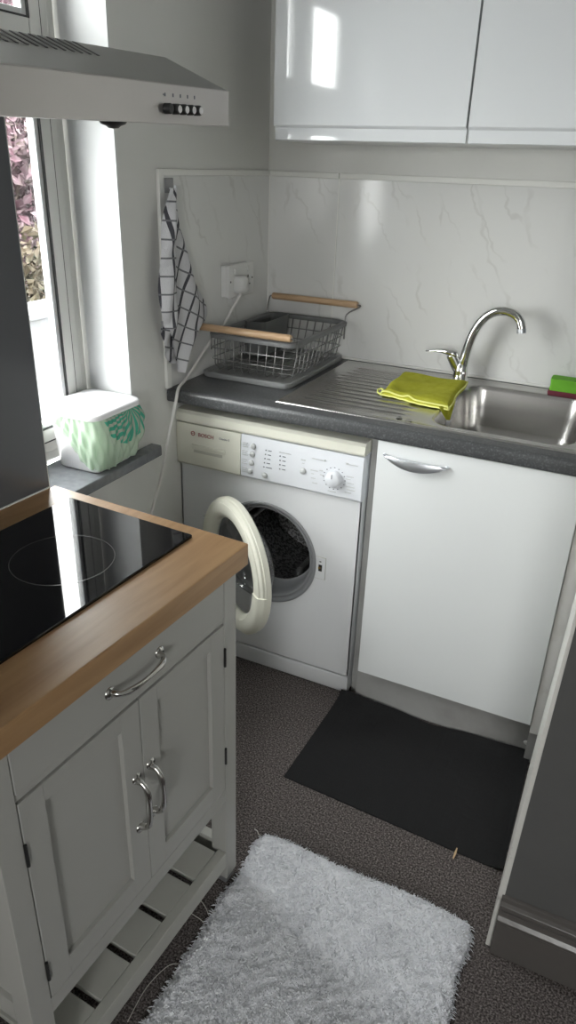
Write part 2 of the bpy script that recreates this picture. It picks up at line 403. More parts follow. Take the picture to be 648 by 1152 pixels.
# rear wall of the adjoining room, with an unseen window opening added as soft fill
wr = MB(); RX0, RX1, RZ0, RZ1 = 1.45, 2.15, 1.0, 1.9
wr.box(-WT, RX0, YR-.2, YR, 0, CEIL); wr.box(RX1, XR+.1, YR-.2, YR, 0, CEIL); wr.box(RX0, RX1, YR-.2, YR, 0, RZ0); wr.box(RX0, RX1, YR-.2, YR, RZ1, CEIL)
struct('wall_rear', wr, 'wall')
# plaster reveals (thin white-painted lining of the left window opening)
rv = MB(); t = .004
rv.box(-.135, -.0005, WY1-t, WY1, WZ0, WZ1); rv.box(-.135, -.0005, WY0, WY0+t, WZ0, WZ1); rv.box(-.135, -.0005, WY0, WY1, WZ1-t, WZ1)
struct('trim_1', rv, 'reveal')
# white board on the end of the partition wall
tb = MB().prism([(1.170, 0), (xw(0), 0), (xw(CEIL), CEIL), (xw(CEIL)-.003, CEIL), (xw(.9)-.006, .9)], 'y', -1.182, -.615)
struct('trim_2', tb, 'white_trim', bevel=.002)
# skirting of the partition wall
zs = [(-1.18, 0), (-1.196, 0), (-1.196, .098), (-1.1985, .104), (-1.1985, .110), (-1.193, .118), (-1.190, .130), (-1.1945, .140), (-1.1945, .150), (-1.188, .156), (-1.186, .166), (-1.18, .170)]
struct('baseboard_right', MB().prism(zs, 'x', 1.181, XR), 'grey_skirt', bevel=.001)

# window_1: frame parts
win = bpy.data.objects.new('window_1', None); COL.objects.link(win); win.location = (-.16, -1.22, WZ0); win['kind'] = 'structure'; ORG[win] = (-.16, -1.22, WZ0)
XF = -.135          # room-side face of the frame
SZ = .785           # top of the sill
fr = MB()
def ring(mb, y0, y1, z0, z1, w, x0, x1):
    mb.box(x0, x1, y0, y0+w, z0, z1); mb.box(x0, x1, y1-w, y1, z0, z1); mb.box(x0, x1, y0+w, y1-w, z0, z0+w); mb.box(x0, x1, y0+w, y1-w, z1-w, z1)
y0, y1 = WY0+t, WY1-t
ring(fr, y0, y1, SZ, WZ1-t, .028, XF-.034, XF-.012)
ring(fr, y0+.028, y1-.028, SZ+.028, WZ1-t-.028, .030, XF-.034, XF-.004)
YM = -1.19
fr.box(XF-.034, XF-.004, YM-.028, YM+.028, SZ+.05, WZ1-.06)          # mullion
fr.box(XF-.034, XF-.004, y0+.05, y1-.05, 1.700, 1.742)                # transom
obj('window_frame', fr, 'upvc', win, bevel=.004, seg=2)
zt0 = SZ+.058
for (a, b) in ((y0+.058, YM-.028), (YM+.028, y1-.058)):
    for (c, d) in ((zt0, 1.700), (1.742, WZ1-t-.058)):
        sm = MB(); g = .003
        ring(sm, a+g, b-g, c+g, d-g, .036, XF-.030, XF+.004)
        sa = obj('sash', sm, 'upvc', win, bevel=.003)
        bd = MB(); ring(bd, a+g+.036, b-g-.036, c+g+.036, d-g-.036, .014, XF-.022, XF-.001)
        obj('glazing_bead', bd, 'reveal', sa, bevel=.002)
        sl = MB(); ring(sl, a-.001, b+.001, c-.001, d+.001, .0045, XF-.026, XF+.0005)
        obj('rubber_seal', sl, 'upvc_seal', sa)
        sl = MB(); ring(sl, a+g+.0335, b-g-.0335, c+g+.0335, d-g-.0335, .004, XF-.022, XF+.0046)
        obj('rubber_seal', sl, 'upvc_seal', sa)
        obj('pane', MB().box(XF-.012, XF-.008, a+.05, b-.05, c+.05, d-.05), 'pane', sa)
# sill board with the horn that runs on past the opening
sl = MB(); yh = -.705
sl.add([(-.135, WY0+t, .757), (.042, WY0+t, .757), (.042, yh-.008, .757), (.034, yh, .757), (.001, yh, .757), (.001, WY1-t, .757), (-.135, WY1-t, .757),
        (-.135, WY0+t, SZ), (.042, WY0+t, SZ), (.042, yh-.008, SZ), (.034, yh, SZ), (.001, yh, SZ), (.001, WY1-t, SZ), (-.135, WY1-t, SZ)],
       [(0,1,2,3,4,5,6), (13,12,11,10,9,8,7)] + [(i, (i+1) % 7, 7+(i+1) % 7, 7+i) for i in range(7)])
obj('window_sill', sl, 'slate', win, bevel=.003)

# ================================================================== OUTSIDE
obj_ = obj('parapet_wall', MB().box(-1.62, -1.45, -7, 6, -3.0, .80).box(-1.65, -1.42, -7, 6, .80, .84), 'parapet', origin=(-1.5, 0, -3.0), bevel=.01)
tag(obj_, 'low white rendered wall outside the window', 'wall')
def bush(name, c, rad, n, leaf, m_, label, cat):
    t_ = thing(name, (c[0], c[1], -3.0), label, cat)
    tr_ = MB(); base = Vector((c[0], c[1], -3.0))
    top = Vector(c); tr_.tube([base, (c[0]+.05, c[1], (c[2]-3)/2), (c[0], c[1]+.05, c[2]+rad[2]*.3)], [.11, .08, .03], 10)
    for k in range(9):
        a = random.uniform(0, 2*PI); e_ = Vector((math.cos(a)*rad[0]*.7, math.sin(a)*rad[1]*.7, random.uniform(-.2, .7)*rad[2]))
        s0 = Vector((c[0], c[1], c[2]-rad[2]*.5+.1*k)); tr_.tube([s0, s0.lerp(top+e_, .5)+Vector((0, 0, .1)), top+e_], [.035, .02, .006], 6)
    obj('trunk', tr_, 'bark', t_, smooth=True)
    fo = MB(); v = []; f = []
    rng = np.random.default_rng(int(abs(c[1])*100)+3)
    for k in range(n):
        d = rng.normal(size=3); d /= np.linalg.norm(d); rr = rng.uniform(.25, 1)**.5
        lump = 1+.18*math.sin(5*d[0]+7*d[1])+.12*math.sin(9*d[2]+4*d[1])
        p = np.array(c)+d*np.array(rad)*rr*lump
        a = rng.normal(size=3); a /= np.linalg.norm(a); b = np.cross(a, rng.normal(size=3)); b /= np.linalg.norm(b)
        s_ = leaf*rng.uniform(.6, 1.3); nrm = np.cross(a, b)*s_*.25
        o = len(v); v += [tuple(p-a*s_), tuple(p+b*s_*.6+nrm), tuple(p+a*s_), tuple(p-b*s_*.6+nrm)]; f.append((o, o+1, o+2)); f.append((o, o+2, o+3))
    fo.v = v; fo.f = f
    obj('foliage', fo, m_, t_)
    return t_
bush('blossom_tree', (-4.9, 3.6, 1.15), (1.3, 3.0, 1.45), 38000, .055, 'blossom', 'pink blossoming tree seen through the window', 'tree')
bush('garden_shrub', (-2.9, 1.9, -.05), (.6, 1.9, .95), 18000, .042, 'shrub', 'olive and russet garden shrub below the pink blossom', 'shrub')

# ================================================================== SPLASHBACK PANELS
def splash(name, label, sheet, edges):
    t_ = thing(name, (sheet[0], sheet[3], .9245), label, 'splashback', group=None)
    obj('sheet', MB().box(*sheet), 'marble', t_, bevel=.001)
    for e in edges: obj('edge_trim', MB().box(*e), 'white_seal', t_, bevel=.0015)
    return t_
ZS = 1.478
t_ = splash('splashback_panel', 'narrow grey marble-effect wall panel behind the checked towel and socket', (.0005, .008, -.604, -.010, .9245, ZS),
            [(.0005, .011, -.626, -.604, .9245, ZS+.016), (.0005, .010, -.604, -.010, ZS, ZS+.016), (.0005, .010, -.010, -.0005, .9245, ZS+.016)])
t_ = splash('splashback_panel', 'slim marble-effect panel strip in the corner behind the dish rack', (.010, .249, -.008, -.0005, .9245, ZS),
            [(.010, .2485, -.010, -.0005, ZS, ZS+.016), (.249, .253, -.0095, -.0005, .9245, ZS)])
t_ = splash('splashback_panel', 'wide marble-effect panel behind the tap and sink', (.253, 1.196, -.008, -.0005, .9245, ZS),
            [(.2535, 1.196, -.010, -.0005, ZS, ZS+.016), (.2535, 1.195, -.015, -.0082, .9245, .932)])

# ================================================================== WORKTOP
ZT = .924; ZB = .886
BX0, BX1, BY0, BY1 = .748, 1.108, -.540, -.098       # bowl opening
wt = MB()
nose = [(-.545, ZB), (-.616, ZB), (-.6195, ZB+.004), (-.620, ZB+.010), (-.620, ZT-.012), (-.6185, ZT-.006), (-.6145, ZT-.0015), (-.609, ZT), (-.545, ZT)]
wt.prism(nose, 'x', .002, 1.195)
wt.box(.002, BX0-.008, -.545, -.002, ZB, ZT); wt.box(BX0-.008, BX1+.008, -.09, -.002, ZB, ZT); wt.box(BX1+.008, 1.195, -.545, -.002, ZB, ZT)
o = obj('worktop', wt, 'worktop', origin=(.585, -.3, ZB), smooth=True, auto=40); tag(o, 'dark charcoal speckled laminate worktop along the back wall', 'worktop')

# ================================================================== WASHING MACHINE
WX0, WX1, WYF = .001, .597, -.560
wm = thing('washing_machine', (.299, -.30, 0), 'cream and white front-loading washing machine with its round door ajar', 'washing machine')
PC = (.300, .437); PR = .170
bd = MB()
bd.box(WX0, WX0+.004, WYF, -.03, .012, .815); bd.box(WX1-.004, WX1, WYF, -.03, .012, .815); bd.box(WX0, WX1, -.034, -.03, .012, .815); bd.box(WX0+.004, WX1-.004, WYF+.004, -.03, .012, .02)
# front plate with round hole
N = 64; circ = []; sq = []
for i in range(N):
    a = 2*PI*i/N; ca, sa_ = math.cos(a), math.sin(a)
    circ.append((PC[0]+PR*ca, WYF, PC[1]+PR*sa_))
    tx = ((WX1-PC[0]) if ca > 0 else (PC[0]-WX0))/max(abs(ca), 1e-6); tz = ((.678-PC[1]) if sa_ > 0 else (PC[1]-.074))/max(abs(sa_), 1e-6); k = min(tx, tz)
    sq.append((PC[0]+k*ca, WYF, PC[1]+k*sa_))
# snap nearest samples onto the corners
for cxx, czz in ((WX0, .074), (WX1, .074), (WX0, .678), (WX1, .678)):
    j = min(range(N), key=lambda i: (sq[i][0]-cxx)**2+(sq[i][2]-czz)**2); sq[j] = (cxx, WYF, czz)
inner = [(PC[0]+(PR-.004)*math.cos(2*PI*i/N), WYF+.012, PC[1]+(PR-.004)*math.sin(2*PI*i/N)) for i in range(N)]
bd.loft([sq, circ, inner])
obj('body', bd, 'wm_white', wm, smooth=True, auto=30)
kp = MB(); kp.prism([(-.03, .004), (-.553, .004), (-.558, .012), (-.559, .063), (-.556, .0665), (-.03, .0665)], 'x', WX0+.001, WX1-.001)
obj('kick_plate', kp, 'wm_white', wm, smooth=True, auto=40)
for x_ in (.05, .55):
    for y_ in (-.50, -.08): obj('foot', MB().lathe([(0, 0), (.018, 0), (.018, .004), (.008, .005)], (x_, y_, 0), (0, 0, 1), (1, 0, 0), 16), 'rubber_dark', wm)
lid = MB()
lid.prism([(-.03, .816), (-.574, .816), (-.577, .822), (-.574, .842), (-.566, .850), (-.552, .852), (-.03, .852)], 'x', WX0, WX1+.002)
obj('lid', lid, 'wm_cream', wm, smooth=True, auto=35, label='yellowed cream top')
# fascia: slightly bowed front
fp = [(-.52, .680), (-.571, .680), (-.576, .686), (-.578, .72), (-.577, .77), (-.574, .812), (-.52, .812)]
obj('control_panel', MB().prism(fp, 'x', .222, WX1+.001), 'wm_fascia', wm, smooth=True, auto=35, label='white control panel with dial and buttons')
dr = obj('detergent_drawer', MB().prism([(y_-.0005, z_) for y_, z_ in fp], 'x', WX0, .220), 'wm_cream', wm, smooth=True, auto=35, label='cream detergent drawer front')
gp = MB(); gp.prism([(-.5775, .752), (-.5805, .750), (-.5805, .744), (-.5775, .735)], 'x', .056, .17)
obj('drawer_grip', gp, 'wm_cream', dr)
obj('grip_recess_shade', MB().prism([(-.5772, .735), (-.5792, .735), (-.5792, .729), (-.5772, .722)], 'x', .062, .160), 'cream_shade', dr)  # shade under the grip, painted as a darker cream bar
YF = -.5785
XD, ZD = (1, 0, 0), (0, 0, 1)
text('brand_lettering', 'BOSCH', .0165, 'red', dr, (.078, YF-.0002, .779), XD, ZD, .0006)
em = MB(); em.lathe([(.0048, -.0006), (.0072, -.0006), (.0072, .0006), (.0048, .0006)], (.060, YF, .7855), (0, -1, 0), (1, 0, 0), 24, close=True); em.box(.0565, .0635, YF-.0008, YF, .7848, .7862)
obj('emblem', em, 'red', dr)
text('model_lettering', 'Classixx 5', .0085, 'print', dr, (.150, YF-.0002, .783), XD, ZD, .0003)
ctl = [o for o in wm.children if o.name.startswith('control_panel')][0]
for (x_, z_) in ((.263, .783), (.261, .758), (.258, .731), (.254, .705), (.302, .701), (.422, .740)):
    r_ = .0085 if x_ < .42 else .0095
    b_ = MB().lathe([(0, .006), (r_*.75, .0055), (r_, .003), (r_, -.002)], (x_, YF+.001, z_), (0, -1, 0), (1, 0, 0), 24)
    obj('push_button', b_, 'button', ctl, smooth=True, auto=50)
kn = MB().lathe([(0, .019), (.019, .0185), (.0215, .016), (.0235, .003), (.0245, -.001)], (.517, YF, .737), (0, -1, 0), (1, 0, 0), 40)
ko = obj('programme_dial', kn, 'wm_fascia', ctl, smooth=True, auto=50)
obj('dial_mark', MB().box(.5155, .5175, YF-.0198, YF-.0188, .742, .755), 'print', ctl)
mk = MB()
for k in range(16):
    a = PI/2+2*PI*k/16; rr = .032; x_, z_ = .517+rr*math.cos(a), .737+rr*math.sin(a)
    mk.box(x_-.0014, x_+.0014, YF-.0006, YF+.001, z_-.0009, z_+.0009)
for i, zz in enumerate((.779, .766, .753, .740, .727)):
    mk.box(.303-i*.0015, .306-i*.0015, YF-.0006, YF+.001, zz-.0014, zz+.0014); mk.box(.312-i*.0015, .322-i*.0015+(i == 4)*.008, YF-.0005, YF+.001, zz-.0008, zz+.0008)
for i, zz in enumerate((.770, .757, .744, .731)):
    mk.box(.348, .351, YF-.0006, YF+.001, zz-.0014, zz+.0014); mk.box(.357, .367, YF-.0005, YF+.001, zz-.0008, zz+.0008)
obj('panel_marks', mk, 'print', ctl)
mk = MB()
for i, zz in enumerate((.783, .758, .731, .705)):
    for q in range(3): mk.box(.228-i*.001, .246-i*.001-.004*(q == 1), YF-.0004, YF+.001, zz+.006-q*.006-.0007, zz+.006-q*.006+.0007)
mk.box(.347, .383, YF-.0004, YF+.001, .7805, .7820); mk.box(.415, .428, YF-.0004, YF+.001, .7715, .7735); mk.box(.418, .425, YF-.0004, YF+.001, .762, .7635)
mk.box(.448, .480, YF-.0004, YF+.001, .7825, .7840); mk.box(.484, .489, YF-.0004, YF+.001, .7815, .7865); mk.box(.549, .556, YF-.0004, YF+.001, .785, .790); mk.box(.559, .583, YF-.0004, YF+.001, .786, .7875)
for q, (x_, z_, w_) in enumerate(((.445, .748, .022), (.448, .738, .008), (.447, .725, .014), (.452, .711, .016), (.474, .740, .012), (.552, .752, .022), (.551, .744, .014), (.553, .722, .026), (.556, .713, .024), (.550, .704, .02), (.500, .697, .024), (.472, .752, .01), (.556, .733, .02))):
    mk.box(x_, x_+w_, YF-.0004, YF+.001, z_-.0009, z_+.0009)
obj('small_print', mk, 'button', ctl)
# gasket, drum
gk = MB().lathe([(PR+.001, .002), (PR-.003, .006), (PR-.010, .004), (PR-.013, -.010), (PR-.016, -.002), (PR-.022, -.004), (PR-.026, -.022), (PR-.030, -.035), (PR-.032, -.075), (PR-.040, -.080)],
                (PC[0], WYF, PC[1]), (0, -1, 0), (1, 0, 0), 72)
obj('door_gasket', gk, 'rubber_grey', wm, smooth=True, label='grey rubber door gasket')
dm = MB().lathe([(PR-.038, -.079), (.175, -.10), (.195, -.12), (.195, -.42), (.16, -.435), (0, -.44)], (PC[0], WYF, PC[1]), (0, -1, 0), (1, 0, 0), 48)
do = obj('drum', dm, 'drum', wm, smooth=True, auto=50)
for k in range(3):
    a = math.radians(50+120*k); d = Vector((math.cos(a), 0, math.sin(a))); c0 = Vector((PC[0], 0, PC[1]))+d*.178; q = Vector((-math.sin(a), 0, math.cos(a)))
    pd = MB()
    for y_ in (0,): 
        rings_ = []
        for yy, sc in ((-.665+.0, 0), (-.70, 1), (-.85, 1), (-.96, .8)):
            yy = -(yy+1.36)-0.0
            rings_.append([c0+q*.030*1+Vector((0, yy, 0))+d*.016, c0+q*.012-d*.045*sc+Vector((0, yy, 0)), c0-q*.012-d*.045*sc+Vector((0, yy, 0)), c0-q*.030+Vector((0, yy, 0))+d*.016])
    yset = (-.675, -.72, -.88, -.96)
    rings_ = []
    for yy, sc in zip((WYF-.0+.115, WYF+.16, WYF+.33, WYF+.40), (.3, 1, 1, .7)):
        Y_ = Vector((0, yy, 0)); rings_.append([c0+q*.030+Y_+d*.012, c0+q*.010-d*.05*sc+Y_, c0-q*.010-d*.05*sc+Y_, c0-q*.030+Y_+d*.012])
    pd.loft(rings_, True, True)
    obj('drum_paddle', pd, 'paddle', do, bevel=.008, seg=3)
# latch plate right of the opening
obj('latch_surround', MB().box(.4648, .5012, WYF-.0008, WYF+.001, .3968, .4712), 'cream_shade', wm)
lt = obj('door_latch', MB().box(.466, .500, WYF-.002, WYF+.001, .398, .470), 'wm_white', wm, bevel=.001)
obj('latch_slot', MB().box(.479, .490, WYF-.0026, WYF-.0018, .424, .446).box(.481, .487, WYF-.0026, WYF-.0018, .455, .458), 'rubber_dark', lt)
obj('latch_hook', MB().box(.4795, .486, WYF-.006, WYF-.002, .4335, .439), 'brass', lt)
# the door itself, ajar
PH = math.radians(35); DR_ = .203
dv = Vector((math.cos(PH), -math.sin(PH), 0)); nv = Vector((-math.sin(PH), -math.cos(PH), 0)); hg = Vector((.105, -.592, .458)); dc = hg+dv*DR_
ringp = [(.143, -.008), (.1435, .000), (.147, .006), (.156, .013), (.164, .016), (.186, .0165), (.190, .015), (.192, .011), (.196, .0095), (.1995, .006), (.2005, .000), (.203, -.002), (.203, -.016), (.200, -.020), (.150, -.020)]
dr_ = obj('door', MB().lathe(ringp, dc, nv, dv, 96, close=True), 'wm_ring', wm, smooth=True, auto=35, label='round cream door ring standing ajar')
bowl = [(.148, -.010), (.142, -.014), (.128, -.030), (.118, -.060), (.108, -.078), (.09, -.088), (.05, -.096), (0, -.098)]
obj('door_glass', MB().lathe(bowl, dc, nv, dv, 64), 'doorglass', dr_, smooth=True)
hp = [(.154, .0110), (.158, .0180), (.172, .0200), (.187, .0198), (.196, .0150), (.2045, .004), (.2045, -.008), (.197, -.010)]
hh = MB().lathe(hp, dc, nv, dv, 30, math.radians(-62), math.radians(-2) if False else math.radians(0), close=True)
# the lathe turns from dv towards nv x dv; pick the lower right arc
upw = nv.cross(dv)
if upw.z > 0: pass
else:
    hh = MB().lathe(hp, dc, nv, dv, 30, math.radians(0), math.radians(62), close=True)
obj('door_handle', hh, 'wm_ring', dr_, smooth=True, auto=35)
for zz in (.40, .51): obj('door_hinge', MB().box(.098, .120, -.600, -.5605, zz-.02, zz+.02), 'wm_white', wm, bevel=.003)

# ================================================================== BASE CABINET
bc = thing('base_cabinet', (.90, -.30, 0), 'white sink base cabinet with a single plain door', 'cabinet')
cb = MB(); cb.box(.642, .660, -.588, -.01, .147, .885); cb.box(1.132, 1.150, -.588, -.01, .147, .885); cb.box(.660, 1.132, -.588, -.01, .147, .163); cb.box(.660, 1.132, -.02, -.01, .163, .70); cb.box(.660, 1.132, -.588, -.57, .84, .885)
obj('carcass', cb, 'carcass', bc)
dd = obj('door', MB().box(.643, 1.149, -.608, -.590, .146, .882), 'satin_white', bc, bevel=.0015)
# bow handle: straight top edge, curved belly, standing proud
hd = MB(); K = 24; rings_ = []
for i in range(K+1):
    u = i/K; x_ = .661+.172*u; s_ = math.sin(PI*u)**.8 if 0 < u < 1 else 0; z0_ = .849-.003*u; h_ = .003+.023*s_; y_ = -.609-.004-.016*s_
    rings_.append([(x_, y_+.006, z0_), (x_, y_, z0_), (x_, y_-.003, z0_-h_*.5), (x_, y_, z0_-h_), (x_, y_+.006, z0_-h_*.95), (x_, y_+.004, z0_-h_*.5)])
hd.loft(rings_, True, True)
hd.tube([(.663, -.607, .8475), (.668, -.614, .8475)], .004, 8); hd.tube([(.831, -.607, .8445), (.826, -.614, .8445)], .004, 8)
obj('handle', hd, 'dull_chrome', dd, smooth=True, auto=60, label='silver bow handle')
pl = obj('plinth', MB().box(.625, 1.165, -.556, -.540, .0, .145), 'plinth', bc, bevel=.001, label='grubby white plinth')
obj('plinth_cap', MB().sphere((1.150, -.560, .045), .008, 8, (1.3, .8, .8)), 'white_seal', pl, smooth=True)
fl = MB().prism([(1.1505, .118), (1.1840, .118), (1.1945, .885), (1.1505, .885)], 'y', -.603, -.55)
obj('filler_strip', fl, 'filler', bc, bevel=.001, label='narrow white filler strip beside the door')
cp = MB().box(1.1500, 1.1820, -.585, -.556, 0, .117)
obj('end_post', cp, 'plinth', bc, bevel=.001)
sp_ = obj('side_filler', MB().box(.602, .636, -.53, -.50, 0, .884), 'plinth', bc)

# ================================================================== SINK
sk = thing('sink', (.74, -.30, ZT), 'stainless steel inset sink with ridged drainer and rounded bowl', 'sink')
SX0, SX1, SY0, SY1 = .328, 1.152, -.574, -.034; RIM = .0045
def deck_z(x, y):
    e = min(x-SX0, SX1-x, y-SY0, SY1-y)
    z = ZT+RIM*min(1, max(e, 0)/.004)**.5
    if e > .012: z -= .0022*min(1, (e-.012)/.010)
    # drainer ridges
    if .375 < x < .703 and -.535 < y < -.075:
        fx = min(1, (x-.375)/.03, (.703-x)/.05); fy = min(1, (y+.535)/.02, (-.075-y)/.02)
        z -= .0015*max(0, min(fx, fy)); z += .0042*max(0, fx)*max(0, fy)*max(0, math.cos(2*PI*(y+.535)/.0355))**2.0
    return z
dk = MB(); XS = sorted(set([SX0+.001*k for k in (0, .3, 1, 2, 3, 4)]+[SX0+.006+(BX0-.04-SX0-.006)*i/48 for i in range(49)]))
YS = sorted(set([SY0+.001*k for k in (0, .3, 1, 2, 3, 4)]+[SY0+.006+(SY1-SY0-.012)*i/200 for i in range(201)]+[SY1-.001*k for k in (0, .3, 1, 2, 3, 4)]))
nx, ny = len(XS), len(YS)
dk.add([(x, y, deck_z(x, y)) for y in YS for x in XS], [(j*nx+i, j*nx+i+1, (j+1)*nx+i+1, (j+1)*nx+i) for j in range(ny-1) for i in range(nx-1)])
XL = XS[-1]
# plate round the bowl
R6 = rrect(BX0, BX1, BY0, BY1, .062, ZT+RIM-.0022, 8)
def out_pt(p, x0, x1, y0, y1):
    c = ((BX0+BX1)/2, (BY0+BY1)/2); d = (p[0]-c[0], p[1]-c[1])
    k = min(((x1-c[0]) if d[0] > 0 else (x0-c[0]))/(d[0] or 1e-9), ((y1-c[1]) if d[1] > 0 else (y0-c[1]))/(d[1] or 1e-9))
    return (c[0]+d[0]*k, c[1]+d[1]*k)
def outer_ring(x0, x1, y0, y1, z):
    q = [out_pt(p, x0, x1, y0, y1) for p in R6]
    for c in ((x0, y0), (x0, y1), (x1, y0), (x1, y1)):
        j = min(range(len(q)), key=lambda i: (q[i][0]-c[0])**2+(q[i][1]-c[1])**2); q[j] = c
    return [(a, b, z) for a, b in q]
dep = ZT-.150
lp = lambda off, z, r: rrect(BX0+off, BX1-off, BY0+off, BY1-off, r, z, 8)
zz = ZT+RIM-.0022
rings_ = [outer_ring(XL, SX1, SY0, SY1, ZT), outer_ring(XL, SX1-.0015, SY0+.0015, SY1-.0015, ZT+RIM*.8), outer_ring(XL, SX1-.004, SY0+.004, SY1-.004, ZT+RIM), outer_ring(XL, SX1-.011, SY0+.011, SY1-.011, ZT+RIM), outer_ring(XL, SX1-.017, SY0+.017, SY1-.017, zz),
          lp(-.012, zz, .072), lp(-.006, zz+.0014, .067), lp(0, zz+.0008, .062), lp(.003, zz-.004, .06), lp(.006, zz-.015, .058), lp(.012, ZT-.06, .055), lp(.020, ZT-.115, .052), lp(.028, ZT-.136, .05), lp(.040, ZT-.146, .045), lp(.060, dep, .04), lp(.12, dep-.002, .03), lp(.155, dep-.004, .02)]
rings_ = [[(p[0], p[1], zz) if p[0] < XL+1e-6 and SY0+.015 < p[1] < SY1-.015 else p for p in r_] for r_ in rings_]
dk.loft(rings_, False, True)
obj('deck_and_bowl', dk, 'steel', sk, smooth=True, auto=60)
dn = MB().lathe([(.043, .004), (.040, .006), (.034, .004), (.030, -.002), (0, -.003)], ((BX0+BX1)/2, (BY0+BY1)/2, dep-.002), (0, 0, 1), (1, 0, 0), 32)
obj('drain', dn, 'chrome', sk, smooth=True, auto=40)
obj('pressed_mark', MB().lathe([(.008, .0016), (.0065, .0028), (.005, .0016), (0, .0010)], (.672, -.538, ZT+RIM-.002), (0, 0, 1), (1, 0, 0), 20), 'steel', sk, smooth=True)
ov = MB().lathe([(.010, .0016), (.0085, .0028), (.006, .0016), (0, .0010)], (.700, -.547, ZT+RIM-.002), (0, 0, 1), (1, 0, 0), 20)
obj('pressed_mark', ov, 'steel', sk, smooth=True)

# ================================================================== TAP
tp = thing('kitchen_tap', (.716, -.072, ZT+RIM), 'chrome mixer tap with tall swan-neck spout and side lever', 'tap')
TB = Vector((.718, -.080, ZT+RIM-.002))
body = MB().lathe([(.0265, 0), (.027, .004), (.024, .007), (.0225, .012), (.0215, .030), (.020, .045), (.0155, .055)], TB, (0, 0, 1), (1, 0, 0), 32)
obj('body', body, 'chrome', tp, smooth=True, auto=50)
neck = [(.722, .965), (.724, .99), (.728, 1.02), (.734, 1.05), (.743, 1.080), (.756, 1.107), (.775, 1.130), (.800, 1.145), (.828, 1.149), (.853, 1.143), (.870, 1.128), (.878, 1.110), (.880, 1.100)]
# smooth with Catmull-Rom
def smooth_path(P, k=4):
    P = [Vector(p) for p in P]; out = []
    for i in range(len(P)-1):
        p0, p1, p2, p3 = P[max(i-1, 0)], P[i], P[i+1], P[min(i+2, len(P)-1)]
        for j in range(k):
            t = j/k; out.append(.5*((2*p1)+(p2-p0)*t+(2*p0-5*p1+4*p2-p3)*t*t+(3*p1-p0-3*p2+p3)*t**3))
    return out+[P[-1]]
nk = smooth_path([(x, -.080-.012*max(0, (x-.74)/.14), z) for x, z in neck])
obj('spout', MB().tube(nk, [.0155-.0024*min(1, i/len(nk)*1.3) for i in range(len(nk))], 20), 'chrome', tp, smooth=True, auto=60)
obj('aerator', MB().tube([(.8785, -.0925, 1.106), (.8805, -.0927, 1.094)], .0135, 20), 'dull_chrome', tp, smooth=True, auto=50)
lv = MB().tube(smooth_path([(.716, -.080, .955), (.702, -.082, .975), (.690, -.084, .995), (.684, -.085, 1.006)]), [.0175]*12+[.015], 20)
lo = obj('lever_cartridge', lv, 'chrome', tp, smooth=True, auto=60)
LV = MB(); rings_ = []
for i, (x_, w_, h_, z_) in enumerate(((.706, .006, .006, 1.002), (.700, .016, .011, 1.006), (.686, .019, .013, 1.010), (.668, .0165, .010, 1.012), (.650, .013, .0065, 1.012), (.628, .011, .0045, 1.009), (.610, .010, .0035, 1.006), (.604, .006, .002, 1.006))):
    rings_.append([(x_, -.085+w_*math.cos(a), z_+h_*math.sin(a)) for a in [2*PI*k/14 for k in range(14)]])
LV.loft(rings_, True, True)
obj('lever', LV, 'chrome', tp, smooth=True, auto=60)

# ================================================================== CLOTH & SPONGE
zc = ZT+RIM+.001
cA, cB, cC, cD = (.548, -.135), (.752, -.125), (.770, -.420), (.562, -.375)   # back-left, back-right, front-right, front-left
def cl(u, v, z):
    x = (cA[0]*(1-u)+cB[0]*u)*(1-v)+(cD[0]*(1-u)+cC[0]*u)*v; y = (cA[1]*(1-u)+cB[1]*u)*(1-v)+(cD[1]*(1-u)+cC[1]*u)*v
    return (x+.003*math.sin(9*v), y+.004*math.sin(8*u), z)
def cz_top(u, v):
    e = min(u, 1-u, v, 1-v); b = .013*min(1, e/.06)**.5
    z = zc+.003+b+.0025*math.sin(7*u+3*v)*min(1, e*8)+.002*math.sin(13*v+5*u)*min(1, e*8)
    if v > .75: z += .009*math.exp(-((u-.42)/.07)**2)*(v-.75)*4*(1-v)*4+.004*math.exp(-((u-.1)/.1)**2)
    return z
cm = MB(); cm.grid(lambda u, v: cl(u, v, cz_top(u, v)), 60, 60); cm.grid(lambda u, v: cl(u, v, zc), 60, 60)
def edge(mb, fn, n=60):
    mb.loft([[fn(i/n, 0) for i in range(n+1)], [fn(i/n, 1) for i in range(n+1)]], close=False)
for sd in (lambda t: (t, 0), lambda t: (t, 1), lambda t: (0, t), lambda t: (1, t)):
    edge(cm, lambda t, k, sd=sd: cl(*sd(t), zc if k == 0 else cz_top(*sd(t))))
# corner that droops into the bowl
cm.grid(lambda u, v: ((.745+.024*u)*(1-v)+.777*v+.003*math.sin(8*u)*(1-v), (-.424+.075*u)*(1-v)-.426*v-.002*math.sin(6*v), zc+.010*(1-v)-.034*v), 12, 12)
cloth = obj('cleaning_cloth', cm, 'yellow', origin=(.655, -.27, zc), smooth=True, auto=70, weld=True)
tag(cloth, 'folded yellow-green microfibre cloth lying on the drainer', 'cloth')
hm = MB()
hm.tube([cl(i/40, 1.0, cz_top(i/40, .985)+.001+.006*math.exp(-((i/40-.42)/.06)**2)) for i in range(41)], .0026, 8)
hm.tube([cl(i/40, 1.0, zc+.002+.0005*math.sin(i)) for i in range(41)], .0024, 8)
hm.tube([cl(0, 1.0-.12*i/8, cz_top(0, .98)) for i in range(9)], .0026, 8)
hm.tube(smooth_path([cl(0, 1, zc+.003), cl(-.05, .98, zc+.006), cl(-.07, .93, zc+.010), cl(-.04, .9, zc+.012), cl(0, .92, zc+.012)]), .0026, 8)
hm.tube([cl(1.0, i/40, cz_top(.99, i/40)) for i in range(41)], .0024, 8)
obj('hem', hm, 'yellow_hem', cloth, smooth=True)
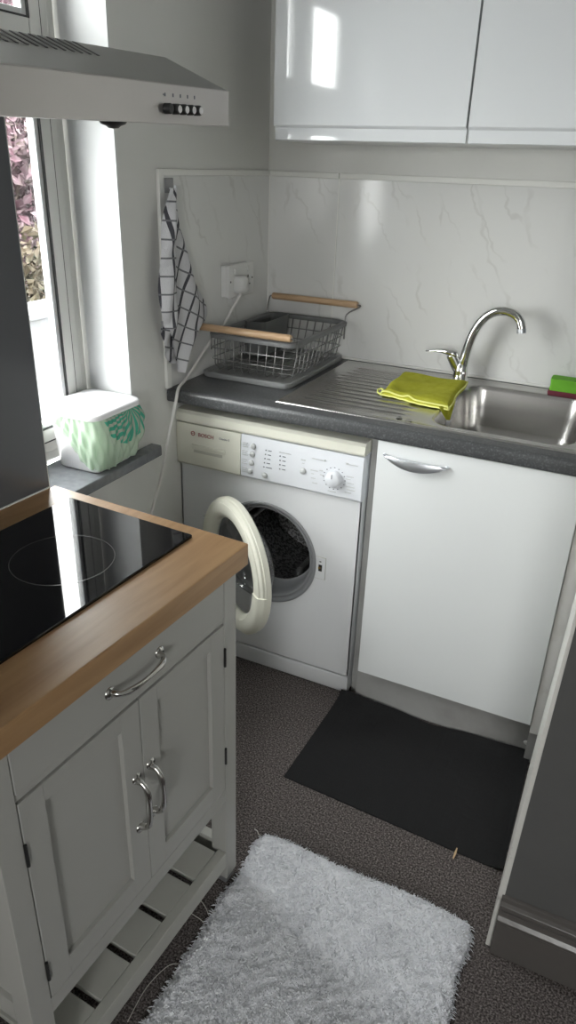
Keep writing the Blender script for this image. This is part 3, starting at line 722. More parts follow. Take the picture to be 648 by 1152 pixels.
obj('care_label', MB().grid(lambda u, v: (.771+.011*u, -.430+.004*u, zc-.022-.034*v), 3, 6).grid(lambda u, v: (.771+.011*u, -.4305+.004*u, zc-.022-.034*v), 3, 6), 'label_white', cloth, label='white care label')

sg = thing('sponge', (1.04, -.075, ZT+RIM), 'green washing-up sponge with maroon scourer base behind the bowl', 'sponge')
def slab(mb, z0, z1, x0, x1, y0, y1, r, waist=0):
    rs = []
    for k in range(7):
        t = k/6; e = .003*(abs(2*t-1)**3)+waist*math.sin(PI*t); rs.append(rrect(x0+e, x1-e, y0+e, y1-e, r, z0+(z1-z0)*t, 4))
    mb.loft(rs, True, True)
b_ = MB(); slab(b_, .941, .975, .982, 1.092, -.100, -.040, .008, .004)
obj('foam', b_, 'sponge_green', sg, smooth=True, auto=50)
b_ = MB(); slab(b_, .9265, .941, .982, 1.092, -.101, -.039, .008)
obj('scourer', b_, 'sponge_red', sg, smooth=True, auto=50, label='maroon scourer layer')

# ================================================================== DISH RACK
rk = thing('dish_rack', (.16, -.24, ZT), 'grey wire dish rack on a tray with two wooden handles', 'dish rack')
TX0, TX1, TY0, TY1 = .012, .312, -.458, -.022
tr = MB()
tr.loft([rrect(TX0+.004, TX1-.004, TY0+.004, TY1-.004, .028, ZT+.0006), rrect(TX0, TX1, TY0, TY1, .032, ZT+.006), rrect(TX0, TX1, TY0, TY1, .032, ZT+.016), rrect(TX0+.004, TX1-.004, TY0+.004, TY1-.004, .030, ZT+.018),
         rrect(TX0+.008, TX1-.008, TY0+.008, TY1-.008, .028, ZT+.016), rrect(TX0+.012, TX1-.012, TY0+.012, TY1-.012, .025, ZT+.006)], True, True)
obj('tray', tr, 'traygrey', rk, smooth=True, auto=50)
UX0, UX1, UY0, UY1 = .032, .322, -.446, -.028; ZR = 1.052
LX0, LX1, LY0, LY1 = .034, .300, -.430, -.045; ZL = ZT+.020
rm = MB(); rs = []
for (o_, z_) in ((0, -.010), (-.0015, 0), (0, .004), (.006, .006), (.012, .004), (.0135, 0), (.012, -.010)):
    rs.append(rrect(UX0+o_, UX1-o_, UY0+o_, UY1-o_, .03, ZR+z_))
rs.append(rs[0]); rm.loft(rs)
obj('rim', rm, 'rackgrey', rk, smooth=True, auto=60, weld=True)
wi = MB(); R_ = .0018
def wire(p, q, r=R_): wi.tube([p, (q[0], q[1], q[2])], r, 6)
nS, nL = 9, 12
for i in range(nS):
    t_ = (i+.5)/nS; xt = UX0+.02+(UX1-UX0-.04)*t_; xb = LX0+.012+(LX1-LX0-.024)*t_
    wi.tube([(xt, UY0+.006, ZR-.006), (xb, LY0, ZL+.012), (xb, LY0+.010, ZL), (xb, LY1-.010, ZL), (xb, LY1, ZL+.012), (xt, UY1-.006, ZR-.006)], R_, 6)
for i in range(nL):
    t_ = (i+.5)/nL; yt = UY0+.02+(UY1-UY0-.04)*t_; yb = LY0+.012+(LY1-LY0-.024)*t_
    if i % 3 == 1: wi.tube([(UX0+.006, yt, ZR-.006), (LX0, yb, ZL+.012), (LX0+.01, yb, ZL+.002), (LX1-.01, yb, ZL+.002), (LX1, yb, ZL+.012), (UX1-.006, yt, ZR-.006)], R_, 6)
    else:
        wi.tube([(UX0+.006, yt, ZR-.006), (LX0, yb, ZL+.012), (LX0+.005, yb, ZL+.003)], R_, 6); wi.tube([(LX1-.005, yb, ZL+.003), (LX1, yb, ZL+.012), (UX1-.006, yt, ZR-.006)], R_, 6)
for zf in (.33, .66):
    a = lambda A, B: A+(B-A)*zf
    q = rrect(a(LX0, UX0+.006), a(LX1, UX1-.006), a(LY0, UY0+.006), a(LY1, UY1-.006), .02, a(ZL, ZR-.006))
    wi.tube(q+[q[0]], R_, 6)
obj('wire_basket', wi, 'wire', rk, smooth=True)
# handles: dowels on wire brackets
def handle(x0, x1, y, z, yb):
    h = obj('handle', MB().tube([(x0, y, z), (x0+.003, y, z), (x1-.003, y, z), (x1, y, z)], [.009, .0108, .0108, .009], 20), 'dowel', rk, smooth=True, auto=40, label='round wooden handle')
    for (xx, s_) in ((x0, -1), (x1, 1)):
        b = MB(); xr = UX0+.003 if s_ < 0 else UX1-.003
        b.tube(smooth_path([(xx-s_*.012, y, z), (xx+s_*.006, y, z), (xx+s_*.008, y+(yb-y)*.2, z-.006), (xr+s_*.002, y+(yb-y)*.8, (z+ZR)/2), (xr+s_*.001, yb, ZR-.004), (xr, yb, ZR-.05)]), .0024, 8)
        obj('bracket', b, 'wire', h, smooth=True)
handle(.006, .318, -.462, 1.075, -.425)
handle(.036, .346, -.024, 1.108, -.060)
hl = MB(); hx0, hx1, hy0, hy1 = .040, .115, -.235, -.045
rs = [rrect(hx0+.006, hx1-.006, hy0+.006, hy1-.006, .012, ZL+.006), rrect(hx0, hx1, hy0, hy1, .014, ZR+.006), rrect(hx0+.0025, hx1-.0025, hy0+.0025, hy1-.0025, .012, ZR+.006), rrect(hx0+.008, hx1-.008, hy0+.008, hy1-.008, .010, ZL+.010)]
hl.loft(rs, True, True)
obj('cutlery_holder', hl, 'smoke', rk, smooth=True, auto=40, label='dark grey plastic cutlery holder')

# ================================================================== SOCKET, CABLE
so = thing('wall_socket', (.0, -.245, 1.185), 'white double wall socket on a raised box behind the dish rack', 'socket')
obj('back_box', MB().box(.0082, .030, -.322, -.168, 1.139, 1.231), 'socket', so, bevel=.003)
obj('face_plate', MB().box(.030, .038, -.324, -.166, 1.136, 1.234), 'socket', so, bevel=.003, seg=3)
for y_ in (-.286, -.204):
    sw = obj('switch', MB().prism([(.038, 1.205), (.0415, 1.207), (.0395, 1.221), (.038, 1.222)], 'y', y_-.006, y_+.006), 'socket', so, bevel=.0008)
hs = MB()
for y_ in (-.204,): hs.box(.0375, .0384, y_-.003, y_+.003, 1.188, 1.196).box(.0375, .0384, y_-.014, y_-.008, 1.166, 1.170).box(.0375, .0384, y_+.008, y_+.014, 1.166, 1.170)
for y_ in (-.313, -.177): hs.lathe([(0, 0), (.003, 0), (.003, .0006), (0, .0006)], (.038, y_, 1.185), (1, 0, 0), (0, 1, 0), 12)
obj('pin_holes', hs, 'socketdark', so)
pc = thing('power_cable', (.055, -.273, 1.13), 'white power cable with plug hanging down past the worktop end', 'cable')
pg = MB(); rs = []
for (x_, e) in ((.0386, 0), (.058, 0), (.066, .003), (.070, .009)):
    q = rrect(-.295+e, -.247-e, 1.150+e, 1.200-e, .012, 0, 4); rs.append([(x_, a, b) for a, b, _ in q])
pg.loft(rs, True, True)
obj('plug', pg, 'socket', pc, smooth=True, auto=50)
cp_ = smooth_path([(.052, -.277, 1.152), (.052, -.285, 1.138), (.048, -.325, 1.105), (.044, -.375, 1.063), (.026, -.440, 1.010), (.026, -.505, .968), (.030, -.565, .940), (.042, -.618, .930), (.054, -.650, .905), (.058, -.675, .865), (.058, -.705, .800), (.06, -.750, .700), (.06, -.808, .600), (.06, -.85, .45), (.06, -.88, .25), (.06, -.90, .05), (.07, -.95, .006), (.10, -1.1, .005)], 6)
obj('flex', MB().tube(cp_, .0045, 10), 'cable', pc, smooth=True)

# ================================================================== TOWEL and HOOK
hk = thing('towel_hook', (.0115, -.586, 1.455), 'grey square adhesive hook at the top of the panel edge', 'hook')
obj('back_plate', MB().box(.0112, .0145, -.606, -.567, 1.437, 1.473), 'hookgrey', hk, bevel=.002)
obj('peg', MB().tube(smooth_path([(.0145, -.587, 1.448), (.026, -.587, 1.441), (.031, -.587, 1.446), (.032, -.587, 1.456)]), .003, 10), 'dull_chrome', hk, smooth=True)
def interp(P, v):
    t = v*(len(P)-1); i = min(int(t), len(P)-2); t -= i
    p0, p1, p2, p3 = P[max(i-1, 0)], P[i], P[i+1], P[min(i+2, len(P)-1)]
    return tuple(.5*(2*b+(c-a)*t+(2*a-5*b+4*c-d)*t*t+(3*b-a-3*c+d)*t**3) for a, b, c, d in zip(p0, p1, p2, p3))
tw = MB()
AL = [(-.612, 1.450), (-.645, 1.40), (-.662, 1.33), (-.677, 1.278), (-.686, 1.202), (-.680, 1.135), (-.664, 1.104)]
AR = [(-.588, 1.450), (-.600, 1.40), (-.604, 1.33), (-.608, 1.278), (-.608, 1.202), (-.610, 1.135), (-.630, 1.104)]
BL = [(-.598, 1.448), (-.618, 1.375), (-.626, 1.31), (-.622, 1.24), (-.620, 1.177), (-.628, 1.105), (-.618, 1.05), (-.590, .968)]
BR = [(-.584, 1.448), (-.566, 1.375), (-.540, 1.321), (-.505, 1.243), (-.462, 1.177), (-.425, 1.105), (-.488, 1.055), (-.588, .968)]
CLp = [(-.655, 1.12), (-.653, 1.08), (-.640, 1.02), (-.625, 1.0)]
CRp = [(-.57, 1.12), (-.58, 1.08), (-.56, 1.02), (-.57, .985)]
def sheet(L_, R__, xb, amp, waves, uvs, uvr, uoff, nz=90, nu=36, belly=.02, bot=None):
    def fn(u, v):
        l, z = interp(L_, v); r, z2 = interp(R__, v); zz_ = z*(1-u)+z2*u
        y = l+(r-l)*u
        x = xb+belly*math.sin(PI*min(1, u))*min(1, v*3+.15)+amp*math.sin(waves*2*PI*u+2.2*v)*min(1, v*2.5)+.003*math.sin(17*v+9*u)
        if bot: zz_ += bot(u)*v**6
        return (max(x, .0125), y, zz_)
    def uvf(u, v):
        l, z = interp(L_, v); r, _ = interp(R__, v)
        a = (l+(r-l)*u)*uvs; b = z
        return (a*math.cos(uvr)-b*math.sin(uvr)+uoff, a*math.sin(uvr)+b*math.cos(uvr))
    tw.grid(fn, nu, nz, uvf)
    tw.grid(lambda u, v: (max(fn(u, v)[0]-.0025, .012), fn(u, v)[1], fn(u, v)[2]), nu, nz, uvf)
sheet(CLp, CRp, .018, .004, 1.0, 1.0, .3, .0, belly=.006)
sheet(BL, BR, .024, .005, 1.6, 1.0, .42, .02, belly=.018)
sheet(AL, AR, .036, .004, .8, 1.15, .03, .012, belly=.026)
o = obj('tea_towel', tw, 'towel', origin=(.03, -.6, 1.44), smooth=True, auto=80)
tag(o, 'white tea towel with black check hanging from the hook on the left wall', 'towel')

# ================================================================== WALL CABINETS
def wall_cab(x0, x1, label):
    t_ = thing('wall_cabinet', ((x0+x1)/2, -.16, 1.572), label, 'cabinet', group=None)
    c = MB(); z0, z1 = 1.572, 2.29
    c.box(x0, x0+.018, -.310, -.002, z0, z1); c.box(x1-.018, x1, -.310, -.002, z0, z1); c.box(x0+.018, x1-.018, -.310, -.002, z0, z0+.018); c.box(x0+.018, x1-.018, -.310, -.002, z1-.018, z1); c.box(x0+.018, x1-.018, -.012, -.002, z0+.018, z1-.018)
    obj('carcass', c, 'carcass', t_)
    g = .0016
    # slab door whose lower edge is scooped as a grip (profile in y,z)
    prof = [(-.311, z0+.001), (-.316, z0), (-.321, z0+.002), (-.321, z0+.020), (-.3205, z0+.030), (-.324, z0+.0345), (-.331, z0+.034), (-.333, z0+.037), (-.333, z1-.002), (-.331, z1), (-.311, z1)]
    obj('door', MB().prism(prof, 'x', x0+g, x1-g), 'gloss_white', t_, smooth=True, auto=25, label='gloss white slab door with scooped grip edge')
wall_cab(.182, .706, 'gloss white wall cabinet on the left, above the dish rack')
wall_cab(.7085, 1.204, 'gloss white wall cabinet on the right, above the sink bowl')

# ================================================================== KITCHEN CART (its own slightly turned frame)
ROT = -.059; CO = (.620, -1.260, 0)
kc = thing('kitchen_cart', CO, 'pale sage-grey kitchen cart with oak top, drawer and two panelled doors', 'kitchen cart', ROT, local=True)
# local x = -(distance from the front edge of the top), local y = -(distance from its right end)
def lb(mb, u0, u1, v0, v1, z0, z1): return mb.box(-v1, -v0, -u1, -u0, z0, z1)
TL, TD = .612, .488; VF, VB = .017, .470
obj('oak_top', lb(MB(), 0, TL, 0, TD, .836, .881), 'oak', kc, bevel=.0025, seg=3, label='oiled oak top')
for (u0, v0) in ((.016, VF), (.556, VF), (.016, VB-.04), (.556, VB-.04)):
    lg = obj('leg', lb(MB(), u0, u0+.040, v0, v0+.040, .022, .836), 'cart', kc, bevel=.0015)
    obj('foot', lb(MB(), u0+.004, u0+.036, v0+.004, v0+.036, 0, .0225), 'foot', lg, bevel=.003)
for a in (.024, .582): obj('side_panel', lb(MB(), a, a+.006, VF+.04, VB-.04, .300, .836), 'cart', kc)
for u0 in (.018, .574):
    for a, b in ((.270, .318), (.790, .836)): obj('side_rail', lb(MB(), u0, u0+.022, VF+.04, VB-.04, a, b), 'cart', kc, bevel=.001)
q = MB(); lb(q, .056, .556, VF+.022, VB-.01, .300, .315); lb(q, .056, .556, VB-.016, VB-.008, .300, .836); lb(q, .056, .556, VF+.022, VB-.01, .732, .738)
obj('carcass', q, 'cart_in', kc)
obj('bottom_rail', lb(MB(), .056, .556, VF+.001, VF+.022, .268, .303), 'cart', kc, bevel=.001)
obj('front_rail', lb(MB(), .056, .556, VF+.003, VF+.02, .7305, .743), 'cart', kc, bevel=.0008)
obj('top_rail', lb(MB(), .056, .556, VF+.004, VF+.02, .818, .836), 'cart', kc)
dw = obj('drawer', lb(MB(), .0575, .5545, VF, VF+.018, .7445, .8295), 'cart', kc, bevel=.0015)
def pull(p0, p1, par, name='handle', proud=.024):
    """cast bow pull from p0 to p1 in (u, z) on the front face"""
    mb = MB(); v0 = VF
    du = (p1[0]-p0[0], p1[1]-p0[1]); Ln = math.hypot(*du); du = (du[0]/Ln, du[1]/Ln)
    def P(s, h): return (-(v0-h), -(p0[0]+du[0]*s), p0[1]+du[1]*s)
    path = smooth_path([P(.004, .002), P(.006, .012), P(.014, proud*.8), P(.030, proud), P(Ln/2, proud*1.08), P(Ln-.030, proud), P(Ln-.014, proud*.8), P(Ln-.006, .012), P(Ln-.004, .002)], 5)
    n = len(path); mb.tube(path, [.0062-.0018*math.sin(PI*min(1, max(0, (i/(n-1)))))*1.0+.0008*math.cos(6*PI*i/(n-1)) for i in range(n)], 14)
    for s in (0, Ln):
        c = P(s, 0)
        mb.lathe([(.0, .004), (.006, .0038), (.0105, .002), (.011, -.0005)], c, (1, 0, 0), (0, 1, 0), 20)
    h = obj(name, mb, 'pull', par, smooth=True, auto=60, label='silver cast bow handle')
    if par is dw:
        for s in (-.0035, Ln+.0035): obj('screw', MB().lathe([(0, .0052), (.0025, .0048), (.003, .003)], P(s, 0), (1, 0, 0), (0, 1, 0), 12), 'hinge', h)
pull((.247, .785), (.367, .785), dw)
for (u0, u1, hu, hz) in ((.0585, .3035, .287, (.462, .575)), (.3055, .5540, .324, (.458, .573))):
    z0, z1 = .3055, .7275; fw_ = .044; d_ = MB()
    lb(d_, u0, u0+fw_, VF, VF+.018, z0, z1); lb(d_, u1-fw_, u1, VF, VF+.018, z0, z1)
    lb(d_, u0+fw_, u1-fw_, VF, VF+.018, z0, z0+fw_); lb(d_, u0+fw_, u1-fw_, VF, VF+.018, z1-fw_+.01, z1)
    dd_ = obj('door', d_, 'cart', kc, bevel=.001)
    obj('door_panel', lb(MB(), u0+fw_-.002, u1-fw_+.002, VF+.009, VF+.015, z0+fw_-.002, z1-fw_+.012), 'cart', dd_)
    pull((hu, hz[1]), (hu, hz[0]), dd_)
    ue = u0-.0008 if u0 < .1 else u1+.0008
    for hz_ in ((.632, .374) if u0 > .1 else (.652, .400)):
        hm_ = MB(); hm_.tube([(-(VF-.0015), -ue, hz_-.021), (-(VF-.0015), -ue, hz_+.021)], .0028, 8)
        obj('hinge', hm_, 'hinge', dd_)
# slatted shelf
for v0 in (VF+.0005, VB-.0225):
    obj('shelf_rail', lb(MB(), .056, .556, v0, v0+.022, .062, .108), 'shelfpaint', kc, bevel=.0015)
for u0 in (.018, .574):
    obj('shelf_side_rail', lb(MB(), u0, u0+.022, VF+.04, VB-.04, .062, .108), 'shelfpaint', kc, bevel=.0015)
us = .060
for k in range(5):
    a = .066+k*.0975; b = a+.081
    if k == 4: b = .548
    obj('shelf_slat', lb(MB(), a, b, VF+.023, VB-.023, .094, .108), 'shelfpaint', kc, bevel=.001)

# ---- hob let into the top
hbz = .881
hb_ = thing('induction_hob', CO[:2]+(hbz,), 'black glass hob with thin printed rings set on the oak top', 'hob', ROT, local=True)
U0, U1, V0, V1 = .036, .560, .100, .408
g_ = MB(); rs = [rrect(-V1, -V0, -U1, -U0, .004, z_, 3) for z_ in (-.0005+.001, .0048)]; rs.append(rrect(-V1+.0012, -V0-.0012, -U1+.0012, -U0-.0012, .003, .006, 3)); g_.loft(rs, True, True)
obj('glass_top', g_, 'hob', hb_, smooth=True, auto=30)
rg = MB()
for (uu, vv, rr) in ((.230, .235, .088), (.45, .285, .070), (.40, .14, .0)):
    if rr: rg.lathe([(rr-.0007, 0), (rr-.0007, .0002), (rr+.0007, .0002), (rr+.0007, 0)], (-vv, -uu, .0060), (0, 0, 1), (1, 0, 0), 96, close=True)
obj('zone_ring', rg, 'hobring', hb_)

# ---- black glass splash panel standing along the back edge of the top
bp_ = thing('black_glass_splashback', CO, 'tall glossy black glass panel standing behind the hob', 'splashback', ROT, local=True)
obj('glass', lb(MB(), .014, .640, .489, .495, .8815, 1.590), 'blackpanel', bp_, bevel=.001)
obj('edge_highlight', lb(MB(), .0125, .014, .489, .495, .8815, 1.590), 'upvc', bp_, label='pale strip painted as the edge highlight')  # light grey strip paints the highlight along the glass edge
obj('sealant', lb(MB(), .014, .612, .4865, .489, .8812, .8835), 'white_seal', bp_)

# ================================================================== COOKER HOOD
HY1, HY0 = -1.257, -1.857; HX = .580; HB = .135
hz0, hz1, hzr = 1.5615, 1.606, 1.650
hdv = thing('cooker_hood', ((HX+HB)/2, -1.557, hz0), 'stainless steel cooker hood with sloping top and push buttons', 'cooker hood')
# facia band, then sloping top (profile x,z swept along y, open underneath with a filter)
prof = [(HX, hz0), (HX, hz1), (HX-.002, hz1+.0015), (.474, hzr), (HB, hzr+.004), (HB, hz0), (HX-.02, hz0), ]
fb = MB().prism([(HX, hz0), (HX, hz1), (HX-.002, hz1+.001), (HX-.012, hz1+.001), (HX-.012, hz0+.010), (HX-.02, hz0)], 'y', HY0, HY1)
obj('front_band', fb, 'hoodsteel', hdv, bevel=.0008)
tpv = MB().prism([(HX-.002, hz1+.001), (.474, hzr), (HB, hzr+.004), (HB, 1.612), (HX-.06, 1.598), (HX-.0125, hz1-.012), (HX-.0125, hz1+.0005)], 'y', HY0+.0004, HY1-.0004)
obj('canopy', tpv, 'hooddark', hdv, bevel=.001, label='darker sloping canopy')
ve = MB(); sd = Vector((HX-.002-.474, 0, hz1+.001-hzr)); sl_ = Vector((.474, 0, hzr)); sdn = sd.normalized(); nn_ = Vector((-sdn.z, 0, sdn.x))
if nn_.z < 0: nn_ = -nn_
for k in range(14):
    y_ = -1.462-k*.0150; a = sl_+sdn*.003; b = sl_+sdn*.044
    vs = []
    for p in (a, b):
        for dy in (-.0020, .0020):
            for h_ in (.0002, .0010): vs.append((p+nn_*h_)+Vector((0, y_+dy, 0)))
    ve.add(vs, [(0, 1, 3, 2), (4, 6, 7, 5), (0, 4, 5, 1), (2, 3, 7, 6), (1, 5, 7, 3), (0, 2, 6, 4)])
obj('vent_slots', ve, 'vent', hdv)
for i, y_ in enumerate((-1.418, -1.400, -1.383, -1.366, -1.349)):
    b = obj('push_button', MB().lathe([(0, .010), (.0052, .0098), (.0062, .0085), (.0064, 0)], (HX, y_, 1.5785), (1, 0, 0), (0, 1, 0), 20), 'knobblack', hdv, smooth=True, auto=40, label='black push button' if i == 0 else None)
    if i: obj('button_face', MB().lathe([(0, .0109), (.0040, .0105), (.0045, .0098)], (HX, y_+.001, 1.5785), (1, 0, 0), (0, 1, 0), 16), 'knobwhite', b, smooth=True)
sy = MB()
for i, y_ in enumerate((-1.418, -1.400, -1.383, -1.366, -1.349)):
    z_ = 1.592
    sy.box(HX+.0001, HX+.0005, y_-.0012, y_+.0012, z_, z_+.004)
    if i == 0: sy.box(HX+.0001, HX+.0005, y_-.004, y_-.0025, z_+.001, z_+.003)
obj('button_symbols', sy, 'print', hdv)
# switch housing hanging under the front
un = MB().lathe([(.017, .0), (.015, -.003), (.009, -.005), (.006, -.0075), (0, -.008)], (.560, -1.500, hz0+.0005), (0, 0, 1), (1, 0, 0), 24)
obj('lamp_lens', un, 'knobblack', hdv, smooth=True, auto=50)

# ================================================================== FOOD BIN with its liner
BC = (-.040, -.893); bz = SZ+.0008
bn = thing('food_caddy', (BC[0], BC[1], SZ), 'small square white plastic bin with lid on the window sill', 'bin')
def br(hw, hl_, r, z, n=8, c=BC): return rrect(c[0]-hw, c[0]+hw, c[1]-hl_, c[1]+hl_, r, z, n)
b_ = MB().loft([br(.060, .070, .018, bz), br(.066, .076, .022, bz+.006), br(.074, .086, .024, .925), br(.078, .090, .025, .938), br(.075, .087, .024, .940), br(.070, .082, .022, .930), br(.063, .073, .02, bz+.008)], True, True)
obj('tub', b_, 'binwhite', bn, smooth=True, auto=50)
l_ = MB(); rings_ = [br(.086, .095, .026, .934), br(.0905, .1005, .030, .935), br(.0915, .1015, .031, .941), br(.090, .100, .030, .947), br(.085, .095, .028, .950)]
# recessed oval dish in the lid
nq = len(rings_[0])
def blend(r0, t, z):
    out = []
    for i, p in enumerate(r0):
        a = math.atan2(p[1]-BC[1], p[0]-BC[0]); e = (BC[0]+.064*math.cos(a), BC[1]+.074*math.sin(a)); out.append((p[0]*(1-t)+e[0]*t, p[1]*(1-t)+e[1]*t, z))
    return out
base_ = rings_[-1]
rings_ += [blend(base_, .6, .9515), blend(base_, 1, .951), [((p[0]-BC[0])*.93+BC[0], (p[1]-BC[1])*.93+BC[1], .9475) for p in blend(base_, 1, 0)], [((p[0]-BC[0])*.5+BC[0], (p[1]-BC[1])*.5+BC[1], .946) for p in blend(base_, 1, 0)]]
l_.loft(rings_, True, True)
obj('lid', l_, 'binwhite', bn, smooth=True, auto=60)
# liner: folded over the rim and hanging outside the tub
lin = MB(); NP = 160; NVv = 30
per = br(1, 1, .28, 0, 10, (0, 0)); 
def bagpt(s, v):
    """s 0..1 round the tub, v 0 rim .. 1 hem"""
    a = 2*PI*s; ca, sa_ = math.cos(a), math.sin(a)
    n_ = 7.0; k = (abs(ca)**n_+abs(sa_)**n_)**(-1/n_)
    # hem height: low on the +x side and at the near corner, high on the far/window side
    low = .794 + .004*math.sin(5*a)
    hi = .905
    # direction to the near corner (+x,-y) is a=-45deg; +x face a=0
    w = max(0, min(1, (math.cos(a-math.radians(8))+.72)/1.25)); w = w*w*(3-2*w)
    hem = hi*(1-w)+low*w
    z = .936-(.936-hem)*v
    off = .0055+.010*math.sin(PI*v**.8)*(.5+.5*w)+.0030*math.sin(23*a+6*v)*min(1, v*3+.1)+.002*math.sin(41*a-9*v+2*math.sin(3*a))
    tpr = (z-bz)/(.936-bz)
    hw = .064+.013*tpr+off*(1.25 if ca > 0 else .7); hl2 = .074+.015*tpr+off*(1.6 if sa_ > 0 and ca > 0 else 1.0)
    return (BC[0]+hw*k*ca, BC[1]+hl2*k*sa_, z)
for shell in (0, .0012):
    def fn(u, v, shell=shell):
        p = bagpt(u, v); d = Vector((p[0]-BC[0], p[1]-BC[1], 0)).normalized()*shell; return (p[0]-d.x, p[1]-d.y, p[2])
    def uvf(u, v):
        p = bagpt(u, v)
        a = ((u+.5) % 1)-.5
        if abs(a) > .18: return (1, 1)
        return (p[1]+.855, p[2]-.945)
    lin.grid(fn, NP, NVv, uvf)
o = obj('bin_liner', lin, 'liner', origin=(BC[0], BC[1], .80), smooth=True)
tag(o, 'pale green compostable bag with teal print folded over the small bin', 'bin bag')

# ================================================================== DOORMAT, RUG, BITS ON THE FLOOR
dmx = MB(); NA, NB = 60, 44
def matp(u, v, top):
    # corners: back-left, back-right, front-right, front-left
    A, B_, C_, D = (.582, -.497), (1.166, -.536), (1.168, -.985), (.572, -.958)
    x = (A[0]*(1-u)+B_[0]*u)*(1-v)+(D[0]*(1-u)+C_[0]*u)*v; y = (A[1]*(1-u)+B_[1]*u)*(1-v)+(D[1]*(1-u)+C_[1]*u)*v
    if v < .5:
        lim = -.5625 if x > .600 else -.566
        y0 = lim-.006*math.sin(3*u*PI)**2
        y = y0+(y-(A[1]*(1-u)+B_[1]*u))*( (D[1]*(1-u)+C_[1]*u)-y0)/((D[1]*(1-u)+C_[1]*u)-(A[1]*(1-u)+B_[1]*u))
    else:
        y0 = (-.5625 if x > .600 else -.566)-.006*math.sin(3*u*PI)**2
        y = y0+(y-(A[1]*(1-u)+B_[1]*u))*( (D[1]*(1-u)+C_[1]*u)-y0)/((D[1]*(1-u)+C_[1]*u)-(A[1]*(1-u)+B_[1]*u))
    z = .0008
    z += .020*math.exp(-v/.05)*(.55+.45*math.sin(7.5*u+1.0)) + .003*math.exp(-((v-.35)/.1)**2)*math.sin(6*u)**2
    if u > .93 and v > .9: z += .010*((u-.93)/.07)*((v-.9)/.1)
    # embossed block pattern
    if top:
        z += .0032
        fu, fv = (x*26) % 1, (y*26+.5*(int(x*26) % 2)) % 1
        if x > .60 and min(fu, fv) < .07: z -= .0007
    return (x, y, z)
NA2, NB2 = 150, 110
dmx.grid(lambda u, v: matp(u, v, True), NA2, NB2); dmx.grid(lambda u, v: matp(u, v, False), NA2, NB2)
for sd in (lambda t: (t, 0), lambda t: (t, 1), lambda t: (0, t), lambda t: (1, t)):
    nn = 300
    dmx.loft([[matp(*sd(i/nn), False) for i in range(nn+1)], [matp(*sd(i/nn), True) for i in range(nn+1)]], close=False)
o = obj('doormat', dmx, 'doormat', origin=(.87, -.77, 0), smooth=True, auto=40)
tag(o, 'thin black mat on the carpet in front of the sink cabinet', 'mat')

rg_ = MB(); RXA, RXB, RYA, RYB = .612, 1.134, -1.152, -1.86
rng = np.random.default_rng(5)
def rugxy(u, v):
    x = RXA+(RXB-RXA)*u; y = RYA+(RYB-RYA)*v
    # soft corners and wavy hems
    x += (.0025*math.sin(9*v*PI)+.002*math.sin(23*v))*(1 if u > .5 else -1)*abs(2*u-1)**3 - (.008*math.exp(-v/.02)*(2*u-1)**7)
    y += .003*math.sin(11*u)*abs(1-v)**3 - .006*abs(2*u-1)**10*math.exp(-v/.04)
    return x, y
def rugh(u, v):
    e = min(u*.52, (1-u)*.52, v*.7, (1-v)*.7); b = .020*min(1, (e+.002)/.02)**.6
    l = .0018*math.sin(31*u+4*math.sin(13*v))*math.sin(37*v+3*math.sin(17*u))+.0022*math.sin(83*u+9*v+2*math.sin(29*v))*math.sin(91*v-11*u+2*math.sin(23*u))
    return .002+b+l*min(1, e/.01)
rg_.grid(lambda u, v: (*rugxy(u, v), rugh(u, v)), 110, 140)
rg_.grid(lambda u, v: (*rugxy(u, v), .001), 30, 40)
# tufts
NT = 70000
U_ = rng.uniform(-.006, 1.006, NT); V_ = rng.uniform(-.005, 1.0, NT); A_ = rng.uniform(0, 2*PI, NT); H_ = rng.uniform(.003, .007, NT); LN = rng.uniform(.0015, .0055, NT); WD = rng.uniform(.0013, .0024, NT)
v_ = []; f_ = []
for k in range(NT):
    u, v = U_[k], V_[k]; x, y = rugxy(u, v); h = rugh(min(1, max(0, u)), min(1, max(0, v)))-.003
    a = A_[k]*.6+3*math.sin(90*x+2*math.sin(70*y))+3*math.sin(105*y+2*math.sin(60*x)); dx, dy = math.cos(a), math.sin(a); px, py = -dy*WD[k], dx*WD[k]
    l = LN[k]; hh_ = H_[k]
    if u < 0 or u > 1 or v < 0: hh_ *= .4; h = .004
    o0 = len(v_)
    v_ += [(x-px, y-py, h), (x+px, y+py, h), (x+dx*l*.45+px*.9, y+dy*l*.45+py*.9, h+hh_*.75), (x+dx*l*.45-px*.9, y+dy*l*.45-py*.9, h+hh_*.75), (x+dx*l, y+dy*l, h+hh_*.85)]
    f_ += [(o0, o0+1, o0+2, o0+3), (o0+3, o0+2, o0+4)]
# frayed fringe along the hems
for k in range(900):
    s = rng.uniform(); 
    if k % 3 == 0: u, v, d0 = s, 0, PI/2
    elif k % 3 == 1: u, v, d0 = 0, s, PI
    else: u, v, d0 = 1, s, 0
    x, y = rugxy(u, v); a = d0+rng.normal()*.5; l = rng.uniform(.004, .016); w = .0008
    dx, dy = math.cos(a), math.sin(a); o0 = len(v_)
    v_ += [(x-dy*-w-dx*.004, y-dx*w-dy*.004, .010), (x+dy*-w-dx*.004, y+dx*w-dy*.004, .010), (x+dx*l*.6, y+dy*l*.6, .009), (x+dx*l, y+dy*l, .003)]
    f_ += [(o0, o0+1, o0+2), (o0+1, o0+3, o0+2)]
rg_.add(v_, f_)
rug_o = obj('shaggy_rug', rg_, 'rug', origin=(.87, -1.5, 0), smooth=True)
tag(rug_o, 'white shaggy pile rug on the dark carpet beside the cart', 'rug')
o = obj('loose_thread', MB().tube(smooth_path([(.612, -1.162, .006), (.600, -1.158, .004), (.592, -1.150, .003), (.584, -1.150, .005)]), .0011, 6), 'thread', origin=(.6, -1.155, 0), smooth=True)
